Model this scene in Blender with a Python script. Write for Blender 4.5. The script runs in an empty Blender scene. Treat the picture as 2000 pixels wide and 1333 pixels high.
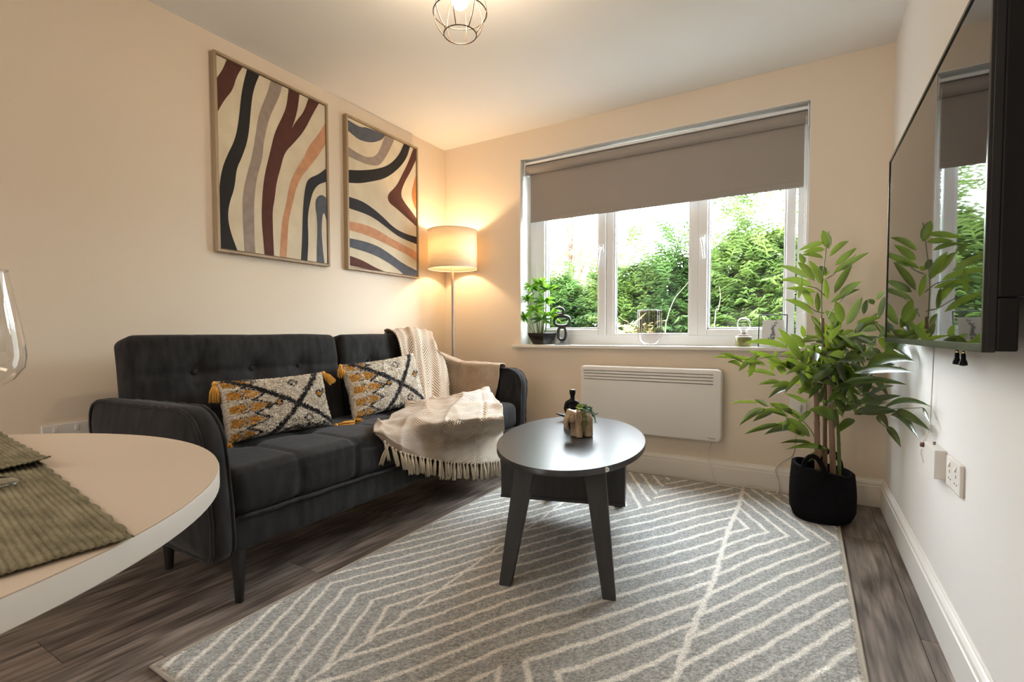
import bpy, bmesh, math, random
import numpy as np
from math import sin, cos, pi, sqrt, radians, atan2
from mathutils import Vector, Matrix, noise as mnoise
from mathutils.geometry import tessellate_polygon
random.seed(7); np.random.seed(7)
SC = bpy.context.scene
COL = SC.collection

# ------------------------------------------------------------------ camera
F_PX, YAW, PITCH, ROLL, CAM_H, SHY = 964.096, .5339, .0374, -.0023, .9202, 21.4221
_f = Vector((-sin(YAW)*cos(PITCH), cos(YAW)*cos(PITCH), -sin(PITCH)))
_r = Vector((cos(YAW), sin(YAW), 0)); _u = _r.cross(_f)
CR = _r*cos(ROLL) + _u*sin(ROLL); CU = _u*cos(ROLL) - _r*sin(ROLL); CF = _f
CPOS = Vector((0, 0, CAM_H))
cam = bpy.data.cameras.new('camera'); camo = bpy.data.objects.new('camera', cam); COL.objects.link(camo)
m = Matrix((CR, CU, -CF)).transposed().to_4x4(); m.translation = CPOS
camo.matrix_world = m
cam.sensor_fit = 'HORIZONTAL'; cam.sensor_width = 36; cam.lens = F_PX*36/2000
cam.shift_y = SHY/2000; cam.clip_start = .02; cam.clip_end = 200
SC.camera = camo
vs = SC.view_settings
SC.display_settings.display_device = 'sRGB'
vs.view_transform = 'Standard'; vs.look = 'None'; vs.gamma = 1; vs.use_curve_mapping = False
vs.exposure = 0.38
SC.cycles.max_bounces = 10; SC.cycles.diffuse_bounces = 5; SC.cycles.glossy_bounces = 5
SC.cycles.transmission_bounces = 8; SC.cycles.transparent_max_bounces = 24
SC.cycles.caustics_reflective = False; SC.cycles.caustics_refractive = False
SC.cycles.sample_clamp_indirect = 6
SC.cycles.use_denoising = True

# ------------------------------------------------------------------ world: bright overcast
SKY = 26.0
w = bpy.data.worlds.new('overcast'); SC.world = w; w.use_nodes = True
nt = w.node_tree; bg = nt.nodes['Background']
bg.inputs[0].default_value = (.86, .94, 1, 1); bg.inputs[1].default_value = SKY

LAMP_L, BULB_L, WARM_FILL_W = 320, 300, 18

def at(px, py, x=None, y=None, z=None):
    """the point of the room seen at a pixel of the photograph, on a wall, a floor or another known plane"""
    d = CF + CR*((px-1000)/F_PX) - CU*((py-666.5-SHY)/F_PX)
    t = x/d.x if x is not None else y/d.y if y is not None else (z-CAM_H)/d.z
    return CPOS + d*t
def at_depth(px, py, t):
    return CPOS + (CF + CR*((px-1000)/F_PX) - CU*((py-666.5-SHY)/F_PX))*t
def depth(p): return (Vector(p)-CPOS).dot(CF)
def at_near(P, px, py): return at_depth(px, py, depth(P))
def at_plane(px, py, p0, n):
    d = CF + CR*((px-1000)/F_PX) - CU*((py-666.5-SHY)/F_PX)
    t = (Vector(p0)-CPOS).dot(n)/d.dot(n)
    return CPOS + d*t

# ------------------------------------------------------------------ materials
def mat(name, col, rough=.6, metal=0, spec=.5, bump=None, var=None, sheen=0, **kw):
    """bump=(scale,strength[,stretch]); var=(scale,col2[,stretch][,detail])"""
    M = bpy.data.materials.new(name); M.use_nodes = True
    N = M.node_tree.nodes; L = M.node_tree.links; b = N['Principled BSDF']
    b.inputs['Base Color'].default_value = (*col, 1)
    b.inputs['Roughness'].default_value = rough; b.inputs['Metallic'].default_value = metal
    b.inputs['Specular IOR Level'].default_value = spec
    if sheen:
        b.inputs['Sheen Weight'].default_value = sheen; b.inputs['Sheen Roughness'].default_value = .45
        if 'sheen_tint' in kw: b.inputs['Sheen Tint'].default_value = (*kw['sheen_tint'], 1)
    if 'emit' in kw:
        b.inputs['Emission Color'].default_value = (*kw['emit'][:3], 1); b.inputs['Emission Strength'].default_value = kw['emit'][3]
    if 'alpha' in kw: b.inputs['Alpha'].default_value = kw['alpha']
    if 'trans' in kw: b.inputs['Transmission Weight'].default_value = kw['trans']
    if 'ior' in kw: b.inputs['IOR'].default_value = kw['ior']
    tc = None
    def coord(stretch, rnd=False):
        t = N.new('ShaderNodeTexCoord'); mp = N.new('ShaderNodeMapping'); mp.inputs['Scale'].default_value = stretch
        L.new(t.outputs['Object'], mp.inputs['Vector'])
        if kw.get('rnd'):
            oi = N.new('ShaderNodeObjectInfo'); mu = N.new('ShaderNodeMath'); mu.operation = 'MULTIPLY'; mu.inputs[1].default_value = 57.3
            L.new(oi.outputs['Random'], mu.inputs[0]); L.new(mu.outputs[0], mp.inputs['Location'])
        return mp.outputs[0]
    if var:
        n = N.new('ShaderNodeTexNoise'); n.inputs['Scale'].default_value = var[0]
        n.inputs['Detail'].default_value = var[3] if len(var) > 3 else 4
        L.new(coord(var[2] if len(var) > 2 else (1, 1, 1)), n.inputs['Vector'])
        r = N.new('ShaderNodeValToRGB'); r.color_ramp.elements[0].position = kw.get('lo', .35); r.color_ramp.elements[1].position = kw.get('hi', .65)
        r.color_ramp.elements[0].color = (*col, 1); r.color_ramp.elements[1].color = (*var[1], 1)
        L.new(n.outputs['Fac'], r.inputs['Fac'])
        out = r.outputs['Color']
        if kw.get('objvar'):
            oi = N.new('ShaderNodeObjectInfo'); mr = N.new('ShaderNodeMapRange'); mr.inputs['To Min'].default_value = 1-kw['objvar']; mr.inputs['To Max'].default_value = 1+kw['objvar']
            L.new(oi.outputs['Random'], mr.inputs['Value'])
            hs = N.new('ShaderNodeHueSaturation'); L.new(mr.outputs[0], hs.inputs['Value']); L.new(out, hs.inputs['Color']); out = hs.outputs['Color']
        L.new(out, b.inputs['Base Color'])
    if bump:
        n2 = N.new('ShaderNodeTexNoise'); n2.inputs['Scale'].default_value = bump[0]; n2.inputs['Detail'].default_value = 5
        L.new(coord(bump[2] if len(bump) > 2 else (1, 1, 1)), n2.inputs['Vector'])
        bp = N.new('ShaderNodeBump'); bp.inputs['Strength'].default_value = bump[1]; bp.inputs['Distance'].default_value = kw.get('bdist', .002)
        L.new(n2.outputs['Fac'], bp.inputs['Height']); L.new(bp.outputs[0], b.inputs['Normal'])
    return M
def attr_mat(name, rough, bump=None, sheen=0, speck=None):
    """colour comes from the mesh attribute 'dye' (the pattern woven into a textile)"""
    M = bpy.data.materials.new(name); M.use_nodes = True
    N = M.node_tree.nodes; L = M.node_tree.links; b = N['Principled BSDF']
    b.inputs['Roughness'].default_value = rough; b.inputs['Specular IOR Level'].default_value = .15
    if sheen: b.inputs['Sheen Weight'].default_value = sheen
    a = N.new('ShaderNodeAttribute'); a.attribute_name = 'dye'; out = a.outputs['Color']
    t = N.new('ShaderNodeTexCoord')
    if speck:
        n = N.new('ShaderNodeTexNoise'); n.inputs['Scale'].default_value = speck[0]; n.inputs['Detail'].default_value = 2
        L.new(t.outputs['Object'], n.inputs['Vector'])
        mr = N.new('ShaderNodeMapRange'); mr.inputs['From Min'].default_value = .3; mr.inputs['From Max'].default_value = .7
        mr.inputs['To Min'].default_value = speck[1]; mr.inputs['To Max'].default_value = speck[2]
        L.new(n.outputs['Fac'], mr.inputs['Value'])
        vm = N.new('ShaderNodeVectorMath'); vm.operation = 'SCALE'; L.new(out, vm.inputs[0]); L.new(mr.outputs[0], vm.inputs['Scale']); out = vm.outputs[0]
    L.new(out, b.inputs['Base Color'])
    if bump:
        n2 = N.new('ShaderNodeTexNoise'); n2.inputs['Scale'].default_value = bump[0]; n2.inputs['Detail'].default_value = 3
        L.new(t.outputs['Object'], n2.inputs['Vector'])
        bp = N.new('ShaderNodeBump'); bp.inputs['Strength'].default_value = bump[1]; bp.inputs['Distance'].default_value = .004
        L.new(n2.outputs['Fac'], bp.inputs['Height']); L.new(bp.outputs[0], b.inputs['Normal'])
    return M
def glass_mat(name, tint=(1, 1, 1), refl=.9, rough=0.0, ior=1.45):
    """thin clear sheet: passes light straight through and reflects by Fresnel"""
    M = bpy.data.materials.new(name); M.use_nodes = True
    N = M.node_tree.nodes; L = M.node_tree.links; N.remove(N['Principled BSDF'])
    tr = N.new('ShaderNodeBsdfTransparent'); tr.inputs[0].default_value = (*tint, 1)
    gl = N.new('ShaderNodeBsdfGlossy'); gl.inputs['Roughness'].default_value = rough
    lw = N.new('ShaderNodeLayerWeight'); lw.inputs['Blend'].default_value = .5      # Schlick's law, alike from both sides
    pw_ = N.new('ShaderNodeMath'); pw_.operation = 'POWER'; pw_.inputs[1].default_value = 4.5; L.new(lw.outputs['Facing'], pw_.inputs[0])
    f0 = ((ior-1)/(ior+1))**2*1.8
    mu = N.new('ShaderNodeMath'); mu.operation = 'MULTIPLY_ADD'; mu.inputs[1].default_value = (1-f0)*refl; mu.inputs[2].default_value = f0*refl
    mx = N.new('ShaderNodeMixShader'); L.new(pw_.outputs[0], mu.inputs[0]); L.new(mu.outputs[0], mx.inputs[0])
    L.new(tr.outputs[0], mx.inputs[1]); L.new(gl.outputs[0], mx.inputs[2]); L.new(mx.outputs[0], N['Material Output'].inputs[0])
    return M
def trans_mat(name, col, tcol, fac=.5, weave=None):
    """cloth or leaf that lets light through"""
    M = bpy.data.materials.new(name); M.use_nodes = True
    N = M.node_tree.nodes; L = M.node_tree.links; b = N['Principled BSDF']
    b.inputs['Base Color'].default_value = (*col, 1); b.inputs['Roughness'].default_value = .6
    t = N.new('ShaderNodeBsdfTranslucent'); t.inputs[0].default_value = (*tcol, 1)
    mx = N.new('ShaderNodeMixShader'); mx.inputs[0].default_value = fac
    L.new(b.outputs[0], mx.inputs[1]); L.new(t.outputs[0], mx.inputs[2]); L.new(mx.outputs[0], N['Material Output'].inputs[0])
    if weave:
        tc = N.new('ShaderNodeTexCoord'); wv = N.new('ShaderNodeTexNoise'); wv.inputs['Scale'].default_value = weave
        mp = N.new('ShaderNodeMapping'); mp.inputs['Scale'].default_value = (.15, .15, 1.5)
        L.new(tc.outputs['Object'], mp.inputs[0]); L.new(mp.outputs[0], wv.inputs['Vector'])
        r = N.new('ShaderNodeValToRGB'); r.color_ramp.elements[0].position = .3; r.color_ramp.elements[1].position = .7
        r.color_ramp.elements[0].color = (*[c*.8 for c in tcol], 1); r.color_ramp.elements[1].color = (*tcol, 1)
        L.new(wv.outputs['Fac'], r.inputs[0]); L.new(r.outputs[0], t.inputs[0])
    return M, b

M_wall = mat('cream_paint', (.78, .675, .55), .85, spec=.2, bump=(220, .06))
M_wall_daylit = mat('wall_paint_daylit', (.78, .765, .745), .85, spec=.2, bump=(220, .06))  # right wall only: cool daylight put into the paint as a whiter tone
M_ceil = mat('ceiling_paint', (.85, .84, .825), .9, spec=.2)
M_trim = mat('satin_trim', (.80, .765, .70), .35, spec=.4)
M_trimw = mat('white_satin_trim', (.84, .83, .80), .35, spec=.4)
M_upvc = mat('white_plastic_frame', (.82, .83, .84), .3)
M_seal = mat('rubber_seal', (.04, .04, .045), .6)
M_pane = glass_mat('window_glass', (.97, .985, .98), .1)
M_floor = mat('oak_laminate', (.075, .056, .046), .40, spec=.45, var=(7, (.27, .225, .195), (8, .55, 1), 9), lo=.34, hi=.70, rnd=True, objvar=.16, bump=(30, .12, (9, .6, 1)))
def grain(M):
    N = M.node_tree.nodes; L = M.node_tree.links; b = N['Principled BSDF']
    src = b.inputs['Base Color'].links[0].from_socket
    t = N.new('ShaderNodeTexCoord'); oi = N.new('ShaderNodeObjectInfo'); mu = N.new('ShaderNodeMath'); mu.operation = 'MULTIPLY'; mu.inputs[1].default_value = 41
    mp = N.new('ShaderNodeMapping'); mp.inputs['Scale'].default_value = (1, .13, 1)
    L.new(oi.outputs['Random'], mu.inputs[0]); L.new(mu.outputs[0], mp.inputs['Location']); L.new(t.outputs['Object'], mp.inputs['Vector'])
    wv = N.new('ShaderNodeTexWave'); wv.wave_type = 'RINGS'; wv.inputs['Scale'].default_value = 9; wv.inputs['Distortion'].default_value = 7; wv.inputs['Detail'].default_value = 3; wv.inputs['Detail Scale'].default_value = 1.6
    L.new(mp.outputs[0], wv.inputs['Vector'])
    mr = N.new('ShaderNodeMapRange'); mr.inputs['To Min'].default_value = .72; mr.inputs['To Max'].default_value = 1.25; L.new(wv.outputs['Fac'], mr.inputs['Value'])
    vm = N.new('ShaderNodeVectorMath'); vm.operation = 'SCALE'; L.new(src, vm.inputs[0]); L.new(mr.outputs[0], vm.inputs['Scale']); L.new(vm.outputs[0], b.inputs['Base Color'])
grain(M_floor)
M_sub = mat('floor_joint', (.02, .017, .015), .8)
M_plastic = mat('white_plastic', (.80, .78, .74), .35)
M_plasticd = mat('beige_plastic_side', (.72, .66, .58), .4)
M_black = mat('black_gloss_plastic', (.005, .005, .006), .25, spec=.35)
M_blackm = mat('matt_black', (.004, .004, .0042), .5, spec=.2)
M_dark = mat('dark_slot', (.03, .028, .026), .7)
M_metal = mat('brushed_nickel', (.33, .29, .245), .32, 1)
M_chrome = mat('chrome', (.7, .7, .7), .12, 1)
M_cage = mat('dark_bronze_wire', (.10, .065, .045), .35, .8)

# ------------------------------------------------------------------ mesh helpers
def wloc(o):
    v = Vector((0, 0, 0))
    while o is not None: v += o.location; o = o.parent
    return v
def link(o, parent=None):
    COL.objects.link(o)
    if parent is not None: o.parent = parent
    return o
def make(name, V, Fs, material, parent=None, smooth=False, loc=None):
    """one mesh object from world-space vertices"""
    me = bpy.data.meshes.new(name)
    off = wloc(parent) if parent is not None else Vector(loc or (0, 0, 0))
    me.from_pydata([tuple(Vector(v)-off) for v in V], [], Fs); me.update()
    if material is not None: me.materials.append(material)
    if smooth: me.polygons.foreach_set('use_smooth', [True]*len(me.polygons))
    o = bpy.data.objects.new(name, me); link(o, parent)
    if parent is None: o.location = off
    return o
class MB:
    def __init__(s): s.V = []; s.F = []
    def add(s, V, Fs):
        n = len(s.V); s.V += [Vector(v) for v in V]; s.F += [tuple(i+n for i in f) for f in Fs]; return s
    def box(s, a, b, bev=0):
        a = Vector(a); b = Vector(b)
        lo = Vector(map(min, a, b)); hi = Vector(map(max, a, b))
        if bev <= 0:
            V = [(x, y, z) for x in (lo.x, hi.x) for y in (lo.y, hi.y) for z in (lo.z, hi.z)]
            return s.add(V, [(0, 1, 3, 2), (4, 6, 7, 5), (0, 4, 5, 1), (2, 3, 7, 6), (0, 2, 6, 4), (1, 5, 7, 3)])
        bm = bmesh.new(); bmesh.ops.create_cube(bm, size=1)
        for v in bm.verts: v.co = Vector(((lo[i]+hi[i])/2 + v.co[i]*(hi[i]-lo[i]) for i in range(3)))
        bmesh.ops.bevel(bm, geom=bm.edges[:], offset=min(bev, .49*min(hi-lo)), segments=2, profile=.6, affect='EDGES')
        bm.verts.index_update()
        s.add([v.co.copy() for v in bm.verts], [[v.index for v in f.verts] for f in bm.faces]); bm.free(); return s
    def tube(s, P, R, n=10, cap=True, closed=False):
        P = [Vector(p) for p in P]
        if not hasattr(R, '__len__'): R = [R]*len(P)
        T = []
        for i in range(len(P)):
            a = P[i-1] if (i > 0 or closed) else P[i]; b = P[(i+1) % len(P)] if (i < len(P)-1 or closed) else P[i]
            t = b-a; T.append(t.normalized() if t.length > 1e-9 else Vector((0, 0, 1)))
        up = Vector((0, 0, 1)) if abs(T[0].z) < .9 else Vector((1, 0, 0))
        N0 = (up - T[0]*up.dot(T[0])).normalized(); V = []
        for i, p in enumerate(P):
            N0 = (N0 - T[i]*N0.dot(T[i])).normalized(); B = T[i].cross(N0)
            for k in range(n):
                a = 2*pi*k/n; V.append(p + (N0*cos(a)+B*sin(a))*R[i])
        Fs = []; m_ = len(P)
        for i in range(m_ if closed else m_-1):
            j = (i+1) % m_
            for k in range(n): Fs.append((i*n+k, i*n+(k+1) % n, j*n+(k+1) % n, j*n+k))
        if cap and not closed: Fs += [tuple(range(n))[::-1], tuple((m_-1)*n+k for k in range(n))]
        return s.add(V, Fs)
    def lathe(s, prof, c, n=32, sq=None, cap=True):
        """prof: (radius, z) pairs from bottom to top around the vertical axis at c"""
        c = Vector(c); V = []
        for r_, z_ in prof:
            for k in range(n):
                a = 2*pi*k/n; q = 1 if sq is None else sq(a)
                V.append(c + Vector((r_*q*cos(a), r_*q*sin(a), z_)))
        Fs = []
        for i in range(len(prof)-1):
            for k in range(n): Fs.append((i*n+k, i*n+(k+1) % n, (i+1)*n+(k+1) % n, (i+1)*n+k))
        if cap:
            if prof[0][0] > 1e-5: Fs.append(tuple(range(n))[::-1])
            if prof[-1][0] > 1e-5: Fs.append(tuple((len(prof)-1)*n+k for k in range(n)))
        return s.add(V, Fs)
    def ball(s, c, r, n=16, m_=10):
        r = Vector((r, r, r)) if not hasattr(r, '__len__') else Vector(r); c = Vector(c)
        V = []; Fs = []
        for i in range(m_+1):
            t = pi*i/m_
            for k in range(n):
                a = 2*pi*k/n; V.append(c+Vector((r.x*sin(t)*cos(a), r.y*sin(t)*sin(a), r.z*cos(t))))
        for i in range(m_):
            for k in range(n): Fs.append((i*n+k, (i+1)*n+k, (i+1)*n+(k+1) % n, i*n+(k+1) % n))
        return s.add(V, Fs)
    def grid(s, fn, nu, nv):
        V = [fn(i/(nu-1), j/(nv-1)) for j in range(nv) for i in range(nu)]
        Fs = [(j*nu+i, j*nu+i+1, (j+1)*nu+i+1, (j+1)*nu+i) for j in range(nv-1) for i in range(nu-1)]
        return s.add(V, Fs)
    def prism(s, poly, axis, a, b):
        """poly in the two other axes (cyclic order), extruded along axis from a to b"""
        def P(p, t):
            return {'x': (t, p[0], p[1]), 'y': (p[0], t, p[1]), 'z': (p[0], p[1], t)}[axis]
        n = len(poly); V = [P(p, a) for p in poly]+[P(p, b) for p in poly]
        return s.add(V, [tuple(range(n))[::-1], tuple(range(n, 2*n))]+[(i, (i+1) % n, n+(i+1) % n, n+i) for i in range(n)])
    def build(s, name, material, parent=None, smooth=False, loc=None):
        o = make(name, s.V, s.F, material, parent, smooth, loc)
        bm = bmesh.new(); bm.from_mesh(o.data); bmesh.ops.recalc_face_normals(bm, faces=bm.faces[:]); bm.to_mesh(o.data); bm.free()
        if smooth == 'auto':
            o.data.polygons.foreach_set('use_smooth', [True]*len(o.data.polygons)); o.data.set_sharp_from_angle(angle=radians(40))
        return o
def thing(name, label, cat, loc=(0, 0, 0), group=None):
    o = bpy.data.objects.new(name, None); o.empty_display_size = .1; link(o); o.location = loc
    return tag(o, label, cat, group)
def tag(o, label, cat, group=None):
    o['label'] = label; o['category'] = cat
    if group: o['group'] = group
    return o
def struct(o): o['kind'] = 'structure'; return o
def stuff(o): o['kind'] = 'stuff'; return o
def copy(o, parent, name=None):
    c = o.copy(); COL.objects.link(c); c.parent = parent; return c
def cr(P, t):
    """Catmull-Rom through a list of vectors, t in 0..1"""
    n = len(P)-1; x = min(max(t, 0), 1)*n; i = min(int(x), n-1); f = x-i
    p1, p2 = P[i], P[i+1]; p0 = P[i-1] if i > 0 else p1*2-p2; p3 = P[i+2] if i < n-1 else p2*2-p1
    return .5*((2*p1)+(p2-p0)*f+(2*p0-5*p1+4*p2-p3)*f*f+(3*p1-p0-3*p2+p3)*f**3)
def rounded(size, c, r, n=10, disp=None):
    """rounded box as a fine grid, disp(local point, normal) gives a displacement along the normal"""
    hx, hy, hz = [q/2 for q in size]; r = min(r, hx, hy, hz); c = Vector(c)
    idx = {}; V = []; Fs = []
    nx, ny, nz = [max(2, int(round(q))) for q in (n if hasattr(n, '__len__') else (n, n, n))]
    def warp(t): return t
    def vert(ix, iy, iz):
        k = (ix, iy, iz)
        if k in idx: return idx[k]
        p = Vector(((2*ix/nx-1)*hx, (2*iy/ny-1)*hy, (2*iz/nz-1)*hz))
        q = Vector((max(-hx+r, min(hx-r, p.x)), max(-hy+r, min(hy-r, p.y)), max(-hz+r, min(hz-r, p.z))))
        d = p-q
        nn = d.normalized() if d.length > 1e-9 else Vector((0, 0, 1))
        p = q+nn*r
        if disp: p = p+nn*disp(p+c, nn)
        idx[k] = len(V); V.append(p+c); return idx[k]
    for a in range(nx):
        for b in range(ny):
            for z_, fl in ((0, 1), (nz, 0)):
                f = [vert(a, b, z_), vert(a+1, b, z_), vert(a+1, b+1, z_), vert(a, b+1, z_)]; Fs.append(tuple(f[::-1] if fl else f))
    for a in range(nx):
        for b in range(nz):
            for y_, fl in ((0, 0), (ny, 1)):
                f = [vert(a, y_, b), vert(a+1, y_, b), vert(a+1, y_, b+1), vert(a, y_, b+1)]; Fs.append(tuple(f[::-1] if fl else f))
    for a in range(ny):
        for b in range(nz):
            for x_, fl in ((0, 1), (nx, 0)):
                f = [vert(x_, a, b), vert(x_, a+1, b), vert(x_, a+1, b+1), vert(x_, a, b+1)]; Fs.append(tuple(f[::-1] if fl else f))
    return V, Fs
def dye(o, cols):
    """store a per-vertex textile colour"""
    a = o.data.color_attributes.new('dye', 'FLOAT_COLOR', 'POINT')
    arr = np.ones((len(o.data.vertices), 4), np.float32); arr[:, :3] = cols
    a.data.foreach_set('color', arr.ravel())
def remesh(o, voxel, smooth_it=6):
    """fuse overlapping lumps into one continuous skin"""
    md = o.modifiers.new('fuse', 'REMESH'); md.mode = 'VOXEL'; md.voxel_size = voxel
    sm = o.modifiers.new('soften', 'SMOOTH'); sm.iterations = smooth_it; sm.factor = .5
    dg = bpy.context.evaluated_depsgraph_get(); me = bpy.data.meshes.new_from_object(o.evaluated_get(dg))
    o.modifiers.clear(); old = o.data; o.data = me; me.name = old.name
    me.polygons.foreach_set('use_smooth', [True]*len(me.polygons)); return o

# ================================================================== ROOM
XL, XR, YB, H, YF = -2.529, .378, 3.209, 2.4, -3.2
W0, W1, Z0, Z1, YO = -1.824, .013, .818, 2.203, 3.44
# floor: dark base with every plank laid on it
fl = struct(MB().box((XL-.1, YF-.1, -.12), (XR+.1, YB+.02, -.012)).build('floor', M_sub))
pw = .19; seam0 = .317; row = 0
xs = seam0
while xs < XR+pw: xs += pw
x1 = xs; plank_cache = {}
while x1 > XL:
    x0 = x1-pw; a, b = max(x0, XL)+.0008, min(x1, XR)-.0008
    if b-a > .005:
        off = (1.229 if row % 2 == 0 else .51) + (row*.37 % .3 if row % 3 else 0)
        ys = sorted({YF, YB}|{off+k*1.29 for k in range(-5, 5) if YF+.05 < off+k*1.29 < YB-.05})
        for y0, y1 in zip(ys, ys[1:]):
            key = (round(b-a, 4), round(y1-y0, 4))
            if key not in plank_cache:
                t = MB().box((-key[0]/2, -(key[1]/2-.0008), -.012), (key[0]/2, key[1]/2-.0008, 0), .0012)
                o = t.build('plank', M_floor, None); o.parent = fl; plank_cache[key] = o
            else: o = copy(plank_cache[key], fl)
            o.location = ((a+b)/2, (y0+y1)/2, 0)
    x1 = x0; row += 1
# walls
struct(MB().box((XL-.12, YF, 0), (XL, YB, H)).build('wall_left', M_wall))
struct(MB().box((XR, YF, 0), (XR+.12, YB, H)).build('wall_right', M_wall_daylit))
struct(MB().box((XL-.12, YF-.12, 0), (XR+.12, YF, H)).build('wall_front', M_wall))
struct(MB().box((XL-.12, YF-.12, H), (XR+.12, YO, H+.12)).build('ceiling', M_ceil))
wb = MB()
wb.box((XL-.12, YB, -.1), (W0, YO, H)).box((W1, YB, -.1), (XR+.12, YO, H)).box((W0, YB, -.1), (W1, YO, Z0-.001)).box((W0, YB, Z1), (W1, YO, H))
struct(wb.build('wall_back', M_wall))
# white painted reveal lining of the window opening
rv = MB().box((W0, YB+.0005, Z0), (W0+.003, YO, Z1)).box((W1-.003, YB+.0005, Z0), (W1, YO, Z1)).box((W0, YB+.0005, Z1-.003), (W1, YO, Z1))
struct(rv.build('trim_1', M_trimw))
# skirting: board with moulded top
SKH = .147
def skirt(name, a, b, nrm, material):
    prof = [(0, 0), (.018, 0), (.018, .108), (.0145, .111), (.0145, .114), (.0165, .118), (.0155, .128), (.010, .136), (.006, .139), (.006, .143), (.003, SKH), (0, SKH)]
    a = Vector(a); b = Vector(b); nrm = Vector(nrm); n = len(prof)
    V = [p+nrm*d+Vector((0, 0, z)) for p in (a, b) for d, z in prof]
    Fs = [tuple(range(n)), tuple(range(n, 2*n))[::-1]]+[(i, n+i, n+(i+1) % n, (i+1) % n) for i in range(n)]
    return struct(MB().add(V, Fs).build(name, material))
skirt('baseboard_back', (XL, YB-.0005, 0), (XR, YB-.0005, 0), (0, -1, 0), M_trim)
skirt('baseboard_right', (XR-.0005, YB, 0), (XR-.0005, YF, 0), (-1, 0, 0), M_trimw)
skirt('baseboard_left', (XL+.0005, YF, 0), (XL+.0005, YB, 0), (1, 0, 0), M_trim)
# window sill board
SILL = .838
sb = MB(); sb.box((W0+.001, YB-.001, SILL-.022), (W1-.001, 3.42, SILL)); sb.box((W0-.055, YB-.035, SILL-.022), (W1+.05, YB-.0012, SILL), .004)
struct(sb.build('trim_2', M_trim))

# ---------------- window: fixed frame, two opening sashes, panes, handles
YW = 3.355
win = thing('window_1', 'wide white three-light window with hedge beyond, half covered by blind', 'window', (W0, YW, SILL)); win['kind'] = 'structure'
fr = MB()
xa, xb, za, zb = W0+.003, W1-.003, SILL, Z1-.003
fr.box((xa, YW, za), (xa+.058, YW+.065, zb), .004).box((xb-.052, YW, za), (xb, YW+.065, zb), .004)
fr.box((xa+.058, YW+.001, za), (xb-.052, YW+.065, za+.068), .004).box((xa+.058, YW+.001, zb-.06), (xb-.052, YW+.065, zb), .004)
fr.box((-1.208, YW+.001, za+.068), (-1.158, YW+.065, zb-.06), .004).box((-.640, YW+.001, za+.068), (-.592, YW+.065, zb-.06), .004)
fr.build('window_frame', M_upvc, win)
def pane(x0, x1, z0, z1, parent, y=YW+.03):
    gk = MB()
    gk.box((x0-.004, y-.006, z0-.004), (x0+.003, y+.006, z1)).box((x1-.003, y-.006, z0-.004), (x1+.004, y+.006, z1)).box((x0, y-.006, z0-.004), (x1, y+.006, z0+.003)).box((x0, y-.006, z1-.003), (x1, y+.006, z1+.004))
    gk.build('seal', M_seal, parent)
    return make('pane', [(x0, y, z0), (x1, y, z0), (x1, y, z1), (x0, y, z1)], [(0, 1, 2, 3)], M_pane, parent)
def sash(x0, x1, z0, z1, gx0, gx1, gz0, hx, hz, flip):
    s = MB(); y0, y1 = YW-.012, YW+.05
    s.box((x0, y0, z0), (gx0, y1, z1), .006).box((gx1, y0, z0), (x1, y1, z1), .006).box((gx0, y0+.0005, z0), (gx1, y1, gz0), .006).box((gx0, y0+.0005, z1-.055), (gx1, y1, z1), .006)
    b = .012
    s.box((gx0, y0+.012, gz0), (gx0+b, y1, z1-.055), .003).box((gx1-b, y0+.012, gz0), (gx1, y1, z1-.055), .003).box((gx0, y0+.012, gz0), (gx1, y1, gz0+b), .003)
    so = s.build('sash', M_upvc, win)
    pane(gx0+b, gx1-b, gz0+b, z1-.06, so)
    h = MB(); h.box((hx-.014, y0-.014, hz-.03), (hx+.014, y0, hz+.03), .005)
    e = -.02*flip
    h.tube([(hx, y0-.012, hz+.005), (hx, y0-.036, hz+.002), (hx+e*.2, y0-.044, hz-.018), (hx+e*.5, y0-.044, hz-.06), (hx+e*.8, y0-.042, hz-.125)], [.009, .010, .010, .009, .007], 8)
    h.build('handle', M_upvc, so, 'auto')
sash(-1.760, -1.209, za+.066, zb-.058, -1.690, -1.262, .950, -1.236, 1.515, 1)
sash(-.590, -.052, za+.066, zb-.058, -.536, -.098, .944, -.564, 1.515, -1)
bd = MB(); x0, x1, z0 = -1.158, -.640, za+.068
bd.box((x0, YW+.006, z0), (x0+.014, YW+.05, zb-.06), .003).box((x1-.014, YW+.006, z0), (x1, YW+.05, zb-.06), .003).box((x0+.014, YW+.006, z0), (x1-.014, YW+.05, z0+.014), .003)
bd.build('glazing_bead', M_upvc, win)
pane(x0+.014, x1-.014, z0+.014, zb-.065, win)

# ---------------- roller blind
M_blind, _b = trans_mat('taupe_blind_cloth', (.34, .30, .27), (.16, .13, .11), .12, 900)
bl = thing('roller_blind', 'taupe roller blind lowered over the top half of the window', 'blind', (-.9, 3.25, 1.75))
YBL = 3.262
c = MB(); V, Fs = rounded((1.755, .004, .36), (-.893, YBL+.012, 1.925), .0015, (40, 1, 10))
c.add(V, Fs); c.build('blind_cloth', M_blind, bl)
hm = MB().box((-1.769, YBL+.006, 1.748), (-.017, YBL+.018, 1.785), .005); hm.build('hem_bar', M_blind, bl)
MB().tube([(-1.792, YBL, 2.128), (.0, YBL, 2.128)], .034, 24).build('roller_tube', M_blind, bl, 'auto')
MB().box((-1.797, YBL-.026, 2.163), (.003, YBL+.03, 2.181), .006).build('head_rail', M_upvc, bl)
for xx in (-1.798, .0):
    MB().box((xx-.002, YBL-.034, 2.09), (xx+.004, YBL+.036, 2.19), .002).build('bracket', M_upvc, bl)
ch = MB(); ch2 = []
for dx in (-.012, .006):
    for k in range(150):
        z = 2.12-k*.0075
        if z > .98: ch.ball((-.003+dx*.4, YBL-.03+dx*1.2, z), .0024, 6, 4)
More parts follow.
